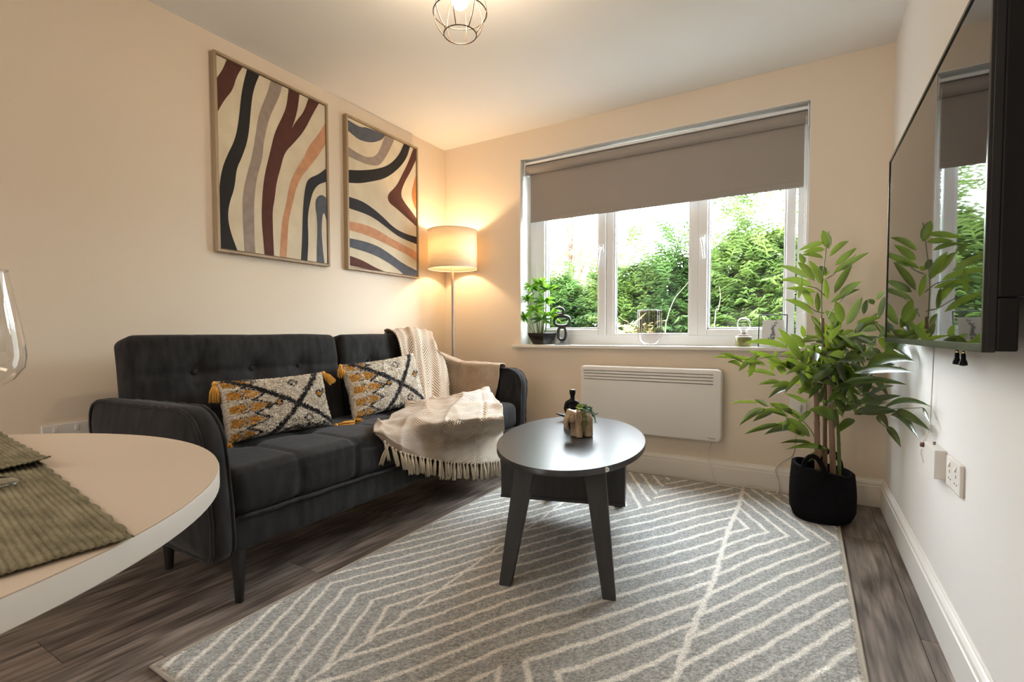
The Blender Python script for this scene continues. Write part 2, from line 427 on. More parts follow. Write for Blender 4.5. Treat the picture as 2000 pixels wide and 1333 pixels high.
ch.tube([(-.003-.005, YBL-.044, 2.12), (-.003-.005, YBL-.044, .985)], .0009, 5); ch.tube([(-.0006, YBL-.023, 2.12), (-.0006, YBL-.023, .985)], .0009, 5)
stuff(ch.build('bead_chain', M_plastic, bl))

# ================================================================== OUTSIDE
M_bounce = mat('grey_bounce_ground', (.22, .22, .215), .9, var=(6, (.30, .30, .29)), bump=(300, .8))  # unseen ground, made grey so its bounce keeps the ceiling neutral and brighter
struct(MB().box((-14, YO+.05, -.5), (10, 22, -.25)).build('ground', M_bounce))
M_bark = mat('conifer_bark', (.09, .06, .045), .9, bump=(60, .5))
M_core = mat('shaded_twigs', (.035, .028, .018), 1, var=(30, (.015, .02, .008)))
def leafmat(name, c1, c2, tl=.35):
    M, b = trans_mat(name, c1, [q*1.1 for q in c2], tl)
    N = M.node_tree.nodes; L = M.node_tree.links
    tc = N.new('ShaderNodeTexCoord'); n = N.new('ShaderNodeTexNoise'); n.inputs['Scale'].default_value = 3.2; n.inputs['Detail'].default_value = 4
    L.new(tc.outputs['Object'], n.inputs['Vector'])
    r = N.new('ShaderNodeValToRGB'); r.color_ramp.elements[0].position = .38; r.color_ramp.elements[1].position = .62
    r.color_ramp.elements[0].color = (*c1, 1); r.color_ramp.elements[1].color = (*c2, 1)
    L.new(n.outputs['Fac'], r.inputs[0]); L.new(r.outputs[0], b.inputs['Base Color']); b.inputs['Roughness'].default_value = .6
    return M
M_con = leafmat('conifer_green', (.013, .042, .010), (.066, .128, .025))
M_con2 = leafmat('conifer_yellow_green', (.021, .054, .012), (.12, .182, .036))
M_aut = leafmat('autumn_leaves', (.34, .23, .05), (.48, .36, .12), .4)
M_pale = leafmat('pale_garden_leaves', (.14, .17, .06), (.30, .25, .11), .3)
def spray(rng):
    """one flat frond: a stem with alternating side twigs, each a thin tapering blade"""
    V = []; Fs = []
    def blade(a, b, w, lift):
        a = Vector(a); b = Vector(b); d = (b-a).normalized(); s = Vector((-d.y, d.x, 0))*w
        m_ = a.lerp(b, .45)+Vector((0, 0, lift)); n = len(V)
        V.extend([a, m_-s, b, m_+s]); Fs.append((n, n+1, n+2, n+3))
    blade((0, 0, 0), (.30, 0, -.04), .010, .02)
    for k in range(9):
        x = .05+k*.027; l = .12*(1-abs(k-3.2)/8.5); sg = 1 if k % 2 else -1
        tip = (x+l*.62, sg*l*.75, -.02-rng.random()*.03)
        blade((x, 0, 0), tip, .012, .01)
        for q in (.35, .65):
            p = Vector((x, 0, 0)).lerp(Vector(tip), q); blade(p, p+Vector((l*.38, sg*l*.10, -.012)), .008, .004)
            blade(p, p+Vector((l*.16, sg*l*.32, -.012)), .008, .004)
    return V, Fs
SPR = [spray(random.Random(k)) for k in range(4)]
def leafy(rng):
    V = []; Fs = []
    for k in range(7):
        a = rng.uniform(-1, 1); p = Vector((k*.03, 0, 0)); d = Vector((cos(a), sin(a), rng.uniform(-.5, .4))); s = Vector((-d.y, d.x, .2)).normalized()*.022
        n = len(V); V.extend([p, p+d*.03-s, p+d*.075, p+d*.03+s]); Fs.append((n, n+1, n+2, n+3))
    return V, Fs
LEAFY = [leafy(random.Random(k)) for k in range(4)]
def foliage(pts, dirs, size, kinds, rng):
    V = []; Fs = []
    for p, d in zip(pts, dirs):
        v, f = kinds[rng.randrange(4)]; n = len(V); s = size*rng.uniform(.7, 1.3)
        X = Vector(d).normalized(); Z = Vector((rng.uniform(-.5, .5), rng.uniform(-.5, .5), 1)); Y = Z.cross(X).normalized(); Z = X.cross(Y)
        V.extend([p+X*(q.x*s)+Y*(q.y*s)+Z*(q.z*s) for q in v]); Fs.extend([tuple(i+n for i in g) for g in f])
    return V, Fs
def conifer(x, y, top, rad, m_, label, seed, spires, n=1250):
    rng = random.Random(seed)
    t = thing('conifer', label, 'conifer', (x, y, -.25), 'conifers of the garden hedge')
    MB().tube([(x, y, -.26), (x, y, .6), (x, y, top*.8)], [.05, .04, .012], 8).build('trunk', M_bark, t)
    pts = []; dirs = []
    def prof(z): # hedge-like column, slightly rounded
        q = (z+.25)/(top+.25); return rad*min(1, 1.25*(1-q)**.55+.02)*(.82+.18*sin(z*9+seed))
    while len(pts) < n:
        z = rng.uniform(-.2, top-.03)
        if z < 1.0 and rng.random() < .45: continue
        a = rng.uniform(0, 2*pi)
        if sin(a) > .35 and rng.random() < .7: continue          # the far side is thinner
        r_ = prof(z)*rng.uniform(.62, 1.05)
        pts.append(Vector((x+r_*cos(a), y+r_*.85*sin(a), z))); dirs.append((cos(a), sin(a)*.85, rng.uniform(-.15, .75)))
    for sx, sz, sn in spires:      # leaders standing above the clipped face
        for k in range(sn):
            q = rng.random()**.8; z = top-.35+(sz-top+.35)*q; r_ = .26*(1-q)+.02; a = rng.uniform(0, 2*pi)
            pts.append(Vector((sx+r_*cos(a), y-.15+r_*sin(a), z))); dirs.append((cos(a), sin(a), .8))
    V, Fs = foliage(pts, dirs, .95, SPR, rng)
    stuff(make('foliage', V, Fs, m_, t))
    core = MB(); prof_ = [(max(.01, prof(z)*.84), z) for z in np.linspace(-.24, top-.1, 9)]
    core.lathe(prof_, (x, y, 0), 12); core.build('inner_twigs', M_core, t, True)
conifer(-5.2, 6.3, 1.85, .75, M_con, 'green conifer at the far end of the garden hedge', 1, [])
conifer(-4.05, 6.25, 1.80, .75, M_con2, 'yellow green hedge conifer behind the sill plant', 2, [])
conifer(-2.95, 6.1, 1.62, .70, M_con, 'low green hedge conifer filling the left window pane', 3, [(-2.5, 1.75, 20)])
conifer(-2.0, 6.2, 1.72, .66, M_con2, 'hedge conifer with short leader seen through left side of middle pane', 4, [(-1.9, 2.02, 50)])
conifer(-1.25, 6.25, 1.80, .66, M_con, 'green hedge conifer seen through right side of middle pane', 5, [(-1.3, 2.1, 60)])
conifer(-.45, 6.0, 1.95, .72, M_con2, 'tallest hedge conifer with two leaders in the right pane', 6, [(-.80, 2.38, 50), (-.32, 2.62, 90)])
conifer(.55, 6.2, 2.0, .70, M_con, 'green conifer at the near end of the garden hedge', 7, [(.4, 2.5, 40)])
conifer(1.7, 6.3, 1.9, .72, M_con2, 'yellow green hedge conifer beyond the right wall', 8, [])
# autumn tree far behind the hedge
rng = random.Random(21)
at_ = thing('autumn_tree', 'yellow leaved autumn tree rising behind the hedge', 'tree', (-4.2, 9.5, -.25))
tk = MB().tube([(-4.2, 9.5, -.26), (-4.2, 9.5, 1.2), (-4.1, 9.5, 2.6)], [.05, .04, .015], 8)
for k in range(7):
    a = rng.uniform(0, 6.28); tk.tube([(-4.2, 9.5, .9+k*.2), (-4.2+.7*cos(a), 9.5+.5*sin(a), 1.6+k*.22), (-4.2+1.1*cos(a), 9.5+.9*sin(a), 2.1+k*.24)], [.04, .025, .008], 6)
tk.build('trunk', M_bark, at_)
pts = []; dirs = []
while len(pts) < 1500:
    p = Vector((rng.gauss(0, .75), rng.gauss(0, .6), rng.gauss(2.35, .6)))
    if p.z > 3.3 or p.z < .8: continue
    pts.append(p+Vector((-4.2, 9.5, 0))); dirs.append((rng.uniform(-1, 1), rng.uniform(-1, 1), rng.uniform(-.6, .6)))
V, Fs = foliage(pts, dirs, .9, LEAFY, rng); stuff(make('foliage', V, Fs, M_aut, at_))
# small pale shrub and a bare arching stem close to the glass
sp = thing('pale_shrub', 'small pale yellow leaved shrub low behind the middle pane', 'shrub', (-1.55, 4.9, -.25))
MB().tube([(-1.55, 4.9, -.26), (-1.55, 4.9, .3), (-1.6, 4.9, .8)], [.02, .015, .005], 6).build('stem', M_bark, sp)
pts = [Vector((-1.52+rng.gauss(0, .16), 4.9+rng.gauss(0, .1), rng.uniform(.0, 1.0))) for k in range(190)]
V, Fs = foliage(pts, [(rng.uniform(-1, 1), rng.uniform(-1, 1), rng.uniform(-.2, .6)) for p in pts], .8, LEAFY, rng)
stuff(make('foliage', V, Fs, M_pale, sp))
def twig(pix, y, label):
    P = [at(px, py, y=y) for px, py in pix]; P.insert(0, Vector((P[0].x-.05, y, -.25)))
    t = MB(); Q = [cr(P, k/24) for k in range(25)]
    t.tube(Q, [.006*(1-.7*k/24) for k in range(25)], 6)
    o = t.build('bare_stem', mat('pale_bark', (.11, .085, .06), .8), None, True, loc=P[0]); tag(o, label, 'stem'); return o
twig([(1299, 655), (1304, 620), (1317, 585), (1335, 563), (1346, 550)], 5.0, 'pale bare stem arching up beside the hedge in middle pane')
twig([(1396, 630), (1403, 605), (1407, 580), (1405, 560)], 5.1, 'thin bare stem rising in the right window pane')

# ================================================================== FILL LIGHTS (added behind the camera)
def area(name, loc, rot, size, power, col):
    l = bpy.data.lights.new(name, 'AREA'); l.shape = 'RECTANGLE'; l.size, l.size_y = size; l.energy = power; l.color = col
    o = bpy.data.objects.new(name, l); link(o); o.location = loc; o.rotation_euler = rot; return o
area('warm_fill_light', (-1.0, -1.7, 2.37), (0, 0, 0), (1.4, .5), WARM_FILL_W, (1, .80, .60))  # warm fill added under the unseen ceiling, no fitting modelled
# cool fill added behind the camera to brighten the right wall; no door built
area('cool_fill_light', (-2.42, -1.9, 1.15), (radians(90), 0, radians(-62)), (1.8, 2.0), 42, (.90, .95, 1))

# ================================================================== SOFA
M_sofa = mat('charcoal_chenille', (.0062, .006, .0062), .8, spec=.18, var=(30, (.024, .0235, .024), (1, 1, .3), 8), lo=.3, hi=.7, sheen=.14, sheen_tint=(.75, .75, .8), bump=(420, .25), bdist=.001)
M_leg = mat('black_stained_wood', (.008, .008, .008), .45)
sofa = thing('sofa', 'dark charcoal tufted fabric sofa with rounded arms against the left wall', 'sofa', (-1.98, 1.865, 0))
SX0, SX1, SY0, SY1 = -2.16, -1.615, .915, 2.815
dimY = [1.175, 1.442, 1.708, 2.02, 2.29, 2.56]
def g(d, s): return math.exp(-(d/s)**2)
def seat_disp(p, n):
    d = 0
    for y in dimY:
        d -= .030*g(((p.x+1.965)**2+(p.y-y)**2)**.5, .045)*max(0, n.z)
        d -= .008*g(p.y-y, .010)*(1 if p.x > -1.965 else .3)*(1-.4*g(p.y-1.862, .001))
    d -= .010*g(p.x+1.965, .012)*max(0, n.z)
    if n.z > .5:
        d += .012*(1-abs((p.y-1.865)/.95)**4)
    d += .004*mnoise.noise(p*5)
    return d
V, Fs = rounded((SX1-SX0, SY1-SY0, .165), ((SX0+SX1)/2, (SY0+SY1)/2, .3825), .05, (44, 150, 12), seat_disp)
make('seat_cushion', V, Fs, M_sofa, sofa, True)
def base_disp(p, n):
    d = .003*mnoise.noise(p*6)
    for y in (1.442, 1.862, 2.29): d -= .005*g(p.y-y, .007)
    return d
V, Fs = rounded((SX1-SX0-.012, SY1-SY0, .125), ((SX0+SX1)/2, (SY0+SY1)/2, .245), .018, (8, 130, 8), base_disp)
make('seat_base', V, Fs, M_sofa, sofa, True)
P = [(SX1+.001, SY0+.02+k*(SY1-SY0-.04)/40, .303+.002*sin(k*1.7)) for k in range(41)]
MB().tube(P, .0075, 8).build('piping', M_sofa, sofa, True)
# reclining backrest in two halves
def back_half(y0, y1, dims):
    hz, th = .53, .145
    V = []; r = .045
    def disp(p, n):
        d = 0
        for y in dims:
            d -= .032*g((((p.z-.10)/1)**2+(p.y-y)**2)**.5, .05)*max(0, n.x)
            d -= .004*g(p.y-y, .012)*max(0, n.x)*(1 if p.z < .1 else .4)
        d -= .008*g(p.z-.10, .014)*max(0, n.x)
        d += .010*max(0, n.x)*(1-abs(2*(p.y-(y0+y1)/2)/(y1-y0))**6)
        d += .004*mnoise.noise(Vector((p.x, p.y*4, p.z*4)))
        return d
    V, Fs = rounded((th, y1-y0, hz), (0, (y0+y1)/2, 0), r, (8, 74, 44), disp)
    out = []
    for v in V:                       # lean back and taper the rear of the top edge
        q = (v.z+hz/2)/hz
        x = v.x*(1-.10*q); z = v.z - (.03*max(0, q-.75)*4*(.5-v.x/th))
        out.append((-2.215-.075*(q-.1)+x, v.y, .395+hz*q + (z-v.z)))
    o = make('backrest', out, Fs, M_sofa, sofa, True)
    for y in dims:
        q = (.10+hz/2)/hz
        b = MB().ball((-2.215-.075*(q-.1)+th/2*.93-.022, y, .395+hz*q), (.006, .013, .013), 12, 6); b.build('button', M_sofa, o, True)
back_half(.862, 1.858, [1.11, 1.36, 1.61]); back_half(1.864, 2.705, [2.08, 2.29, 2.50])
for y in dimY:
    MB().ball((-1.965, y, .452), (.013, .013, .006), 12, 6).build('button', M_sofa, sofa, True)
# arms: padded slabs with large rounded upper corners, welted edges
def arm_profile(n=10):
    x0, x1, z0, z1 = -2.43, -1.605, .185, .683
    P = [(x0+.03, z0), (x1-.03, z0)]
    def arc(cx, cz, r, a0, a1, k): return [(cx+r*cos(radians(a0+(a1-a0)*i/k)), cz+r*sin(radians(a0+(a1-a0)*i/k))) for i in range(k+1)]
    P = arc(x0+.04, z0+.04, .04, 180, 270, 3)+arc(x1-.03, z0+.03, .03, 270, 360, 3)+arc(x1-.115, z1-.115, .115, 0, 90, 9)+arc(x0+.13, z1-.13-.012, .13, 90, 180, 9)
    # resample evenly
    L = [0]
    for a, b in zip(P, P[1:]+P[:1]): L.append(L[-1]+math.dist(a, b))
    out = []; N_ = 96; PP = P+P[:1]; j = 0
    for k in range(N_):
        s = L[-1]*k/N_
        while L[j+1] < s: j += 1
        q = (s-L[j])/max(1e-9, L[j+1]-L[j]); out.append((PP[j][0]+(PP[j+1][0]-PP[j][0])*q, PP[j][1]+(PP[j+1][1]-PP[j][1])*q))
    return out
def arm(yo, yi):
    """yo outer face, yi inner face (y)"""
    pr = arm_profile(); n = len(pr); cx = sum(p[0] for p in pr)/n; cz = sum(p[1] for p in pr)/n
    sgn = 1 if yi > yo else -1; V = []; Fs = []
    th = abs(yi-yo)
    def flare(z): return -sgn*.035*max(0, (z-.25)/.43)**1.5
    rings = []
    for t in (0, .04, .12, .3, .5, .7, .88, .96, 1): rings.append((t, -.010*(abs(2*t-1)**6)))    # edge band, slightly rounded
    for t, ins in rings:
        for (x, z) in pr:
            dx, dz = x-cx, z-cz; l = math.hypot(dx, dz)
            V.append((x+dx/l*(ins+.006*(1-abs(2*t-1)**2)), yo+sgn*th*t+flare(z), z+dz/l*(ins+.006*(1-abs(2*t-1)**2))))
    m_ = len(rings)
    for i in range(m_-1):
        for k in range(n): Fs.append((i*n+k, i*n+(k+1) % n, (i+1)*n+(k+1) % n, (i+1)*n+k))
    for base, out in ((0, -1), ((m_-1)*n, 1)):                 # padded faces
        prev = [base+k for k in range(n)]
        for s in (.93, .8, .6, .4, .2):
            cur = []
            for k, (x, z) in enumerate(pr):
                q = (cx+(x-cx)*s, cz+(z-cz)*s); bulge = (.050 if out < 0 else .012)*(1-s**2.2)
                cur.append(len(V)); V.append((q[0], (yo if out < 0 else yi)+sgn*out*bulge+flare(q[1])+.003*mnoise.noise(Vector((q[0]*7, yo, q[1]*7))), q[1]))
            for k in range(n): Fs.append((prev[k], prev[(k+1) % n], cur[(k+1) % n], cur[k]))
            prev = cur
        Fs.append(tuple(prev))
    b = MB(); b.add(V, Fs); o = b.build('armrest', M_sofa, sofa, True)
    rng = random.Random(int(yo*100))
    for t, y in ((0, yo), (1, yi)):
        Pn = []
        for (x, z) in pr:
            dx, dz = x-cx, z-cz; l = math.hypot(dx, dz); j = rng.uniform(-.0025, .0025)
            Pn.append((x+dx/l*(-.004+j), y+flare(z)-sgn*.001*(1-2*t), z+dz/l*(-.004+j)))
        MB().tube(Pn, .0062, 7, closed=True).build('welt', M_sofa, o, True)
arm(.846, .914); arm(2.892, 2.820)
for x, y in ((-1.655, .955), (-1.655, 2.775), (-2.13, .955), (-2.13, 2.775)):
    dx = .018 if x > -2 else -.01
    MB().lathe([(.013, 0), (.014, .004), (.025, .19)], (x, y, 0), 16).build('leg', M_leg, sofa, 'auto')

# ================================================================== CUSHIONS with woven pile pattern
M_pile = attr_mat('boucle_pile', .95, bump=(260, .9), sheen=.2, speck=(170, .72, 1.18))
M_mustard = mat('mustard_yarn', (.62, .30, .045), .9, var=(60, (.78, .42, .09), (1, 1, .2)), bump=(300, .6))
CREAM, INK, GOLD = np.array((.80, .72, .60)), np.array((.022, .021, .025)), np.array((.62, .30, .05))
def motif(u, v, rng):
    """the tribal pattern: two crossing ink bands, saw-toothed gold end, small diamonds"""
    def seg(ax, ay, bx, by):
        ax *= 1.6; bx *= 1.6; px, py = u*1.6, v; dx, dy = bx-ax, by-ay
        t = max(0, min(1, ((px-ax)*dx+(py-ay)*dy)/(dx*dx+dy*dy))); return math.hypot(px-ax-t*dx, py-ay-t*dy)
    j = rng.gauss(0, .011)
    ink = min(seg(.08, .97, 1.0, .05), seg(.90, 1.0, .36, -.02))+j < .042
    gold = False
    # saw-tooth end on the left: a zig-zag that steps in towards the crossing
    e = .10+.14*max(0, 1-abs(v-.50)/.5); fr_ = (v*4.6+.25) % 1; tri = 1-abs(2*fr_-1)
    saw = e+.15*tri
    if u < saw-.035+j*.6 and u > .015: gold = tri > .42 and rng.random() < .93 and not .40 < u/saw < .50; ink = ink or (.22 < tri < .40 and rng.random() < .42 and u > saw*.3)
    if abs(u-saw+j) < .022 and u < .5: ink = True
    if abs(u-saw*.45+j) < .011 and tri > .3: ink = ink or rng.random() < .6
    for cx, cy, s, gg in ((.43, .50, .062, 1), (.60, .83, .075, 0), (.86, .58, .075, 1), (.93, .62, .04, 1), (.70, .17, .075, 0), (.33, .46, .04, 1)):
        d = abs(u-cx)*1.6+abs(v-cy)*1.1+j
        if abs(d-s) < .018: ink = True
        elif gg and d < s-.02: gold = True
    if v < .05+.045*abs(((u*7) % 1)-.5)*2 and .45 < u < .95 and rng.random() < .75: ink = True
    if v > .955 and u < .3 and rng.random() < .5: ink = True
    return INK if ink else GOLD if gold else CREAM
def cushion(label, bl, br, tl, tr, thick, seed, tassels):
    rng = random.Random(seed); bl, br, tl, tr = map(Vector, (bl, br, tl, tr))
    N_ = ((br-bl).cross(tl-bl)).normalized()
    if N_.x < 0: N_ = -N_
    c = (bl+br+tl+tr)/4
    t = thing('cushion', label, 'cushion', c, 'patterned cushions with mustard tassels')
    nu, nv = 150, 95; V = []; cols = []; Fs = []
    for side in (1, -1):
        b0 = len(V)
        for j in range(nv):
            for i in range(nu):
                u, v = i/(nu-1), j/(nv-1)
                uu, vv = 2*u-1, 2*v-1
                # sides drawn in between the corners
                pu = u - .035*uu*(1-vv*vv)*abs(uu); pv = v-.045*vv*(1-uu*uu)*abs(vv)
                p = bl.lerp(br, pu).lerp(tl.lerp(tr, pu), pv)
                h = thick*(max(0, (1-abs(uu)**2.6))*max(0, (1-abs(vv)**2.6)))**.42
                tuft = rng.uniform(-.0045, .0055)+.004*mnoise.noise(p*38)
                V.append(p+N_*(side*(h+.002))+N_*side*tuft+Vector((0, rng.uniform(-.002, .002), rng.uniform(-.002, .002))))
                cols.append(motif(u, v, rng)*rng.uniform(.82, 1.12) if side > 0 else CREAM)
        for j in range(nv-1):
            for i in range(nu-1):
                a = b0+j*nu+i; f = (a, a+1, a+nu+1, a+nu); Fs.append(f if side > 0 else f[::-1])
    n1 = nu*nv
    ring = [i for i in range(nu)]+[j*nu+nu-1 for j in range(1, nv)]+[(nv-1)*nu+i for i in range(nu-2, -1, -1)]+[j*nu for j in range(nv-2, 0, -1)]
    for a, b in zip(ring, ring[1:]+ring[:1]): Fs.append((a, n1+a, n1+b, b))
    o = make('cover', V, Fs, M_pile, t, True); dye(o, np.array(cols))
    for P0, tip in zip((tl, tr, bl, br), tassels):
        if tip is None: continue
        rg = random.Random(seed+5); P0 = Vector(P0)+N_*.004; tip = Vector(tip); d = (tip-P0); l = d.length; d.normalize()
        b = MB(); b.tube([P0, P0+d*l*.12, P0+d*l*.2], [.005, .011, .008], 10)
        s = d.orthogonal().normalized(); s2 = d.cross(s)
        for k in range(46):
            a = rg.uniform(0, 6.28); q = rg.random()**.5
            e = P0+d*l*rg.uniform(.9, 1.02)+(s*cos(a)+s2*sin(a))*.020*q
            b.tube([P0+d*l*.17+(s*cos(a)+s2*sin(a))*.006*q, P0+d*l*.5+(s*cos(a)+s2*sin(a))*.017*q, e], [.0022, .0024, .0016], 4)
        b.build('tassel', M_mustard, t, True)
n1 = Vector((1, 0, .35)).normalized()
A = (-1.985, 0, .47)
pl = lambda px, py: at_plane(px, py, (-1.99, 0, .472), n1)
b0, b1, t0, t1 = pl(440, 870), pl(650, 832), pl(418, 746), pl(628, 727)
cushion('cream and black cushion with gold teeth, sitting alone near the sofa middle', b0, b1, t0, t1, .062, 31,
        [t0+Vector((.02, -.012, -.085)), t1+Vector((.05, .03, -.055)), b0+Vector((.055, -.02, -.004)), b1+Vector((.05, .095, .0))])
pl2 = lambda px, py: at_plane(px, py, (-2.02, 0, .475), n1)
b0, b1, t0, t1 = pl2(690, 822), pl2(832, 793), pl2(664, 713), pl2(806, 690)
cushion('cream and black cushion with gold teeth, tucked against the beige throw', b0, b1, t0, t1, .062, 47,
        [t0+Vector((.045, -.03, -.06)), None, b0+Vector((.07, -.01, .0)), None])

# ================================================================== THROW BLANKET
def throw_mat():
    M = mat('beige_herringbone_throw', (.60, .50, .38), .95, spec=.1, sheen=.25)
    N = M.node_tree.nodes; L = M.node_tree.links; b = N['Principled BSDF']
    uv = N.new('ShaderNodeAttribute'); uv.attribute_name = 'cloth'
    sx = N.new('ShaderNodeSeparateXYZ'); L.new(uv.outputs['Vector'], sx.inputs[0])
    def m_(op, a, bb, c=None):
        n = N.new('ShaderNodeMath'); n.operation = op
        for k, q in enumerate((a, bb, c)):
            if q is None: continue
            if isinstance(q, (int, float)): n.inputs[k].default_value = q
            else: L.new(q, n.inputs[k])
        return n.outputs[0]
    zz = m_('PINGPONG', sx.outputs[0], .040)                     # chevrons 6 cm apart
    ph = m_('ADD', sx.outputs[1], m_('MULTIPLY', zz, 1.35))
    st = m_('SINE', m_('MULTIPLY', ph, 2*pi/.0175), 0)
    nz = N.new('ShaderNodeTexNoise'); nz.inputs['Scale'].default_value = 9; L.new(uv.outputs['Vector'], nz.inputs['Vector'])
    tone = m_('MULTIPLY_ADD', nz.outputs['Fac'], 1.6, -.8)        # some parts of the weave are browner
    fac = m_('ADD', m_('MULTIPLY', st, .85), m_('ADD', m_('MULTIPLY', m_('SUBTRACT', sx.outputs[2], .5), 1.3), m_('MULTIPLY', tone, .5)))
    r = N.new('ShaderNodeValToRGB'); r.color_ramp.elements[0].position = .02; r.color_ramp.elements[1].position = .55
    fac2 = m_('ADD', m_('MULTIPLY', fac, .55), .25)
    r.color_ramp.elements[0].color = (.30, .19, .11, 1); r.color_ramp.elements[1].color = (.74, .68, .59, 1)
    L.new(fac2, r.inputs[0]); L.new(r.outputs[0], b.inputs['Base Color'])
    bp = N.new('ShaderNodeBump'); bp.inputs['Strength'].default_value = .5; bp.inputs['Distance'].default_value = .002
    L.new(st, bp.inputs['Height']); L.new(bp.outputs[0], b.inputs['Normal'])
    return M
M_throw = throw_mat()
M_fringe = mat('ivory_yarn', (.74, .66, .53), .95, var=(40, (.60, .52, .40), (1, 1, .2)), bump=(250, .6))
throw = thing('throw_blanket', 'beige herringbone throw with tasselled fringe draped over the sofa corner', 'blanket', (-1.8, 2.4, .5))
def drape(name, rows, nu, nv, wrinkle, uv0, pale, seed):
    R_ = [[Vector(p) for p in r] for r in rows]
    S = []; UV = []
    for j in range(nv):
        v = j/(nv-1)
        for i in range(nu):
            u = i/(nu-1)
            S.append(cr([cr(r, u) for r in R_], v))
    # arc-length coordinates of the weave
    S2 = []
    for j in range(nv):
        for i in range(nu):
            k = j*nu+i; a = S[j*nu+min(i+1, nu-1)]-S[j*nu+max(i-1, 0)]; b = S[min(j+1, nv-1)*nu+i]-S[max(j-1, 0)*nu+i]
            n = a.cross(b); n = n.normalized() if n.length > 1e-9 else Vector((1, 0, 0))
            if n.x+n.z < 0: n = -n
            S2.append(S[k]+n*wrinkle(i/(nu-1), j/(nv-1), S[k]))
    wid = sum((S[(nv//2)*nu+i+1]-S[(nv//2)*nu+i]).length for i in range(nu-1)); hei = sum((S[(j+1)*nu+nu//2]-S[j*nu+nu//2]).length for j in range(nv-1))
    Fs = [(j*nu+i, j*nu+i+1, (j+1)*nu+i+1, (j+1)*nu+i) for j in range(nv-1) for i in range(nu-1)]
    o = make(name, S2, Fs, M_throw, throw, True)
    at2 = o.data.attributes.new('cloth', 'FLOAT_VECTOR', 'POINT')
    dat = np.array([(uv0[0]+wid*i/(nu-1), uv0[1]+hei*j/(nv-1), pale(i/(nu-1), j/(nv-1))) for j in range(nv) for i in range(nu)], np.float32)
    at2.data.foreach_set('vector', dat.ravel())
    sd = o.modifiers.new('thickness', 'SOLIDIFY'); sd.thickness = .006; sd.offset = 1
    return o, S2
BP0 = (-2.15, 0, .70); BN = Vector((1, 0, .17)).normalized()
def bk(px, py, off=0): return at_plane(px, py, (-2.148+off, 0, .70), BN)
def armin(px, py, off=0): return at(px, py, y=2.80-off)
# over the backrest, spreading to the arm
rows = [
 [(-2.335, 2.30, .86), (-2.335, 2.42, .87), (-2.335, 2.55, .87), (-2.335, 2.67, .86), (-2.335, 2.80, .83)],
 [at(752, 646, x=-2.30), at(785, 641, x=-2.30), at(812, 641, x=-2.30), at(836, 646, x=-2.29), at(848, 664, x=-2.28)],
 [bk(772, 655, .01), bk(798, 655, .02), bk(820, 656, .025), bk(842, 662, .02), bk(858, 686, .02)],
 [bk(783, 690, .02), bk(806, 694, .035), bk(826, 694, .035), bk(850, 696, .03), bk(872, 708, .03)],
 [bk(790, 730, .03), bk(812, 735, .045), bk(832, 735, .045), bk(856, 735, .045), bk(878, 738, .05)],
 [bk(795, 775, .05), bk(818, 778, .06), bk(836, 778, .06), bk(858, 776, .07), bk(880, 772, .08)],
 [bk(800, 795, .07), bk(822, 796, .08), bk(842, 796, .08), bk(862, 792, .09), bk(884, 786, .1)]]
fold = lambda u, v, p: .011*sin(u*17+1.5*sin(v*3))*(.3+v*.7)+.006*sin(u*39+v*6)+.004*mnoise.noise(p*14)
drape('back_drape', rows, 60, 80, fold, (0, 0), lambda u, v: .36+.18*sin(u*15), 1)
# along the arm top and hanging on its inner face
rows = [
 [(-2.23, 2.91, .60), (-2.10, 2.915, .60), (-1.98, 2.915, .60), (-1.87, 2.915, .60), (-1.77, 2.915, .60)],
 [(-2.26, 2.885, .735), (-2.12, 2.895, .722), (-1.99, 2.897, .712), (-1.87, 2.897, .706), (-1.765, 2.897, .704)],
 [armin(858, 690, .03), armin(888, 704, .02), armin(915, 710, .01), armin(945, 711, .01), armin(976, 712, .01)],
 [armin(862, 720, .05), armin(890, 728, .03), armin(918, 732, .015), armin(946, 733, .014), armin(974, 734, .012)],
 [armin(868, 752, .07), armin(892, 756, .05), armin(918, 760, .03), armin(944, 760, .02), armin(971, 757, .014)],
 [armin(872, 790, .09), armin(894, 790, .07), armin(918, 790, .05), armin(942, 786, .035), armin(966, 778, .02)]]
drape('arm_drape', rows, 56, 56, lambda u, v, p: .007*sin(u*11+v*4)*(1-u)+.003*mnoise.noise(p*16), (.5, .1), lambda u, v: .18-.12*u+.1*sin(u*9), 2)
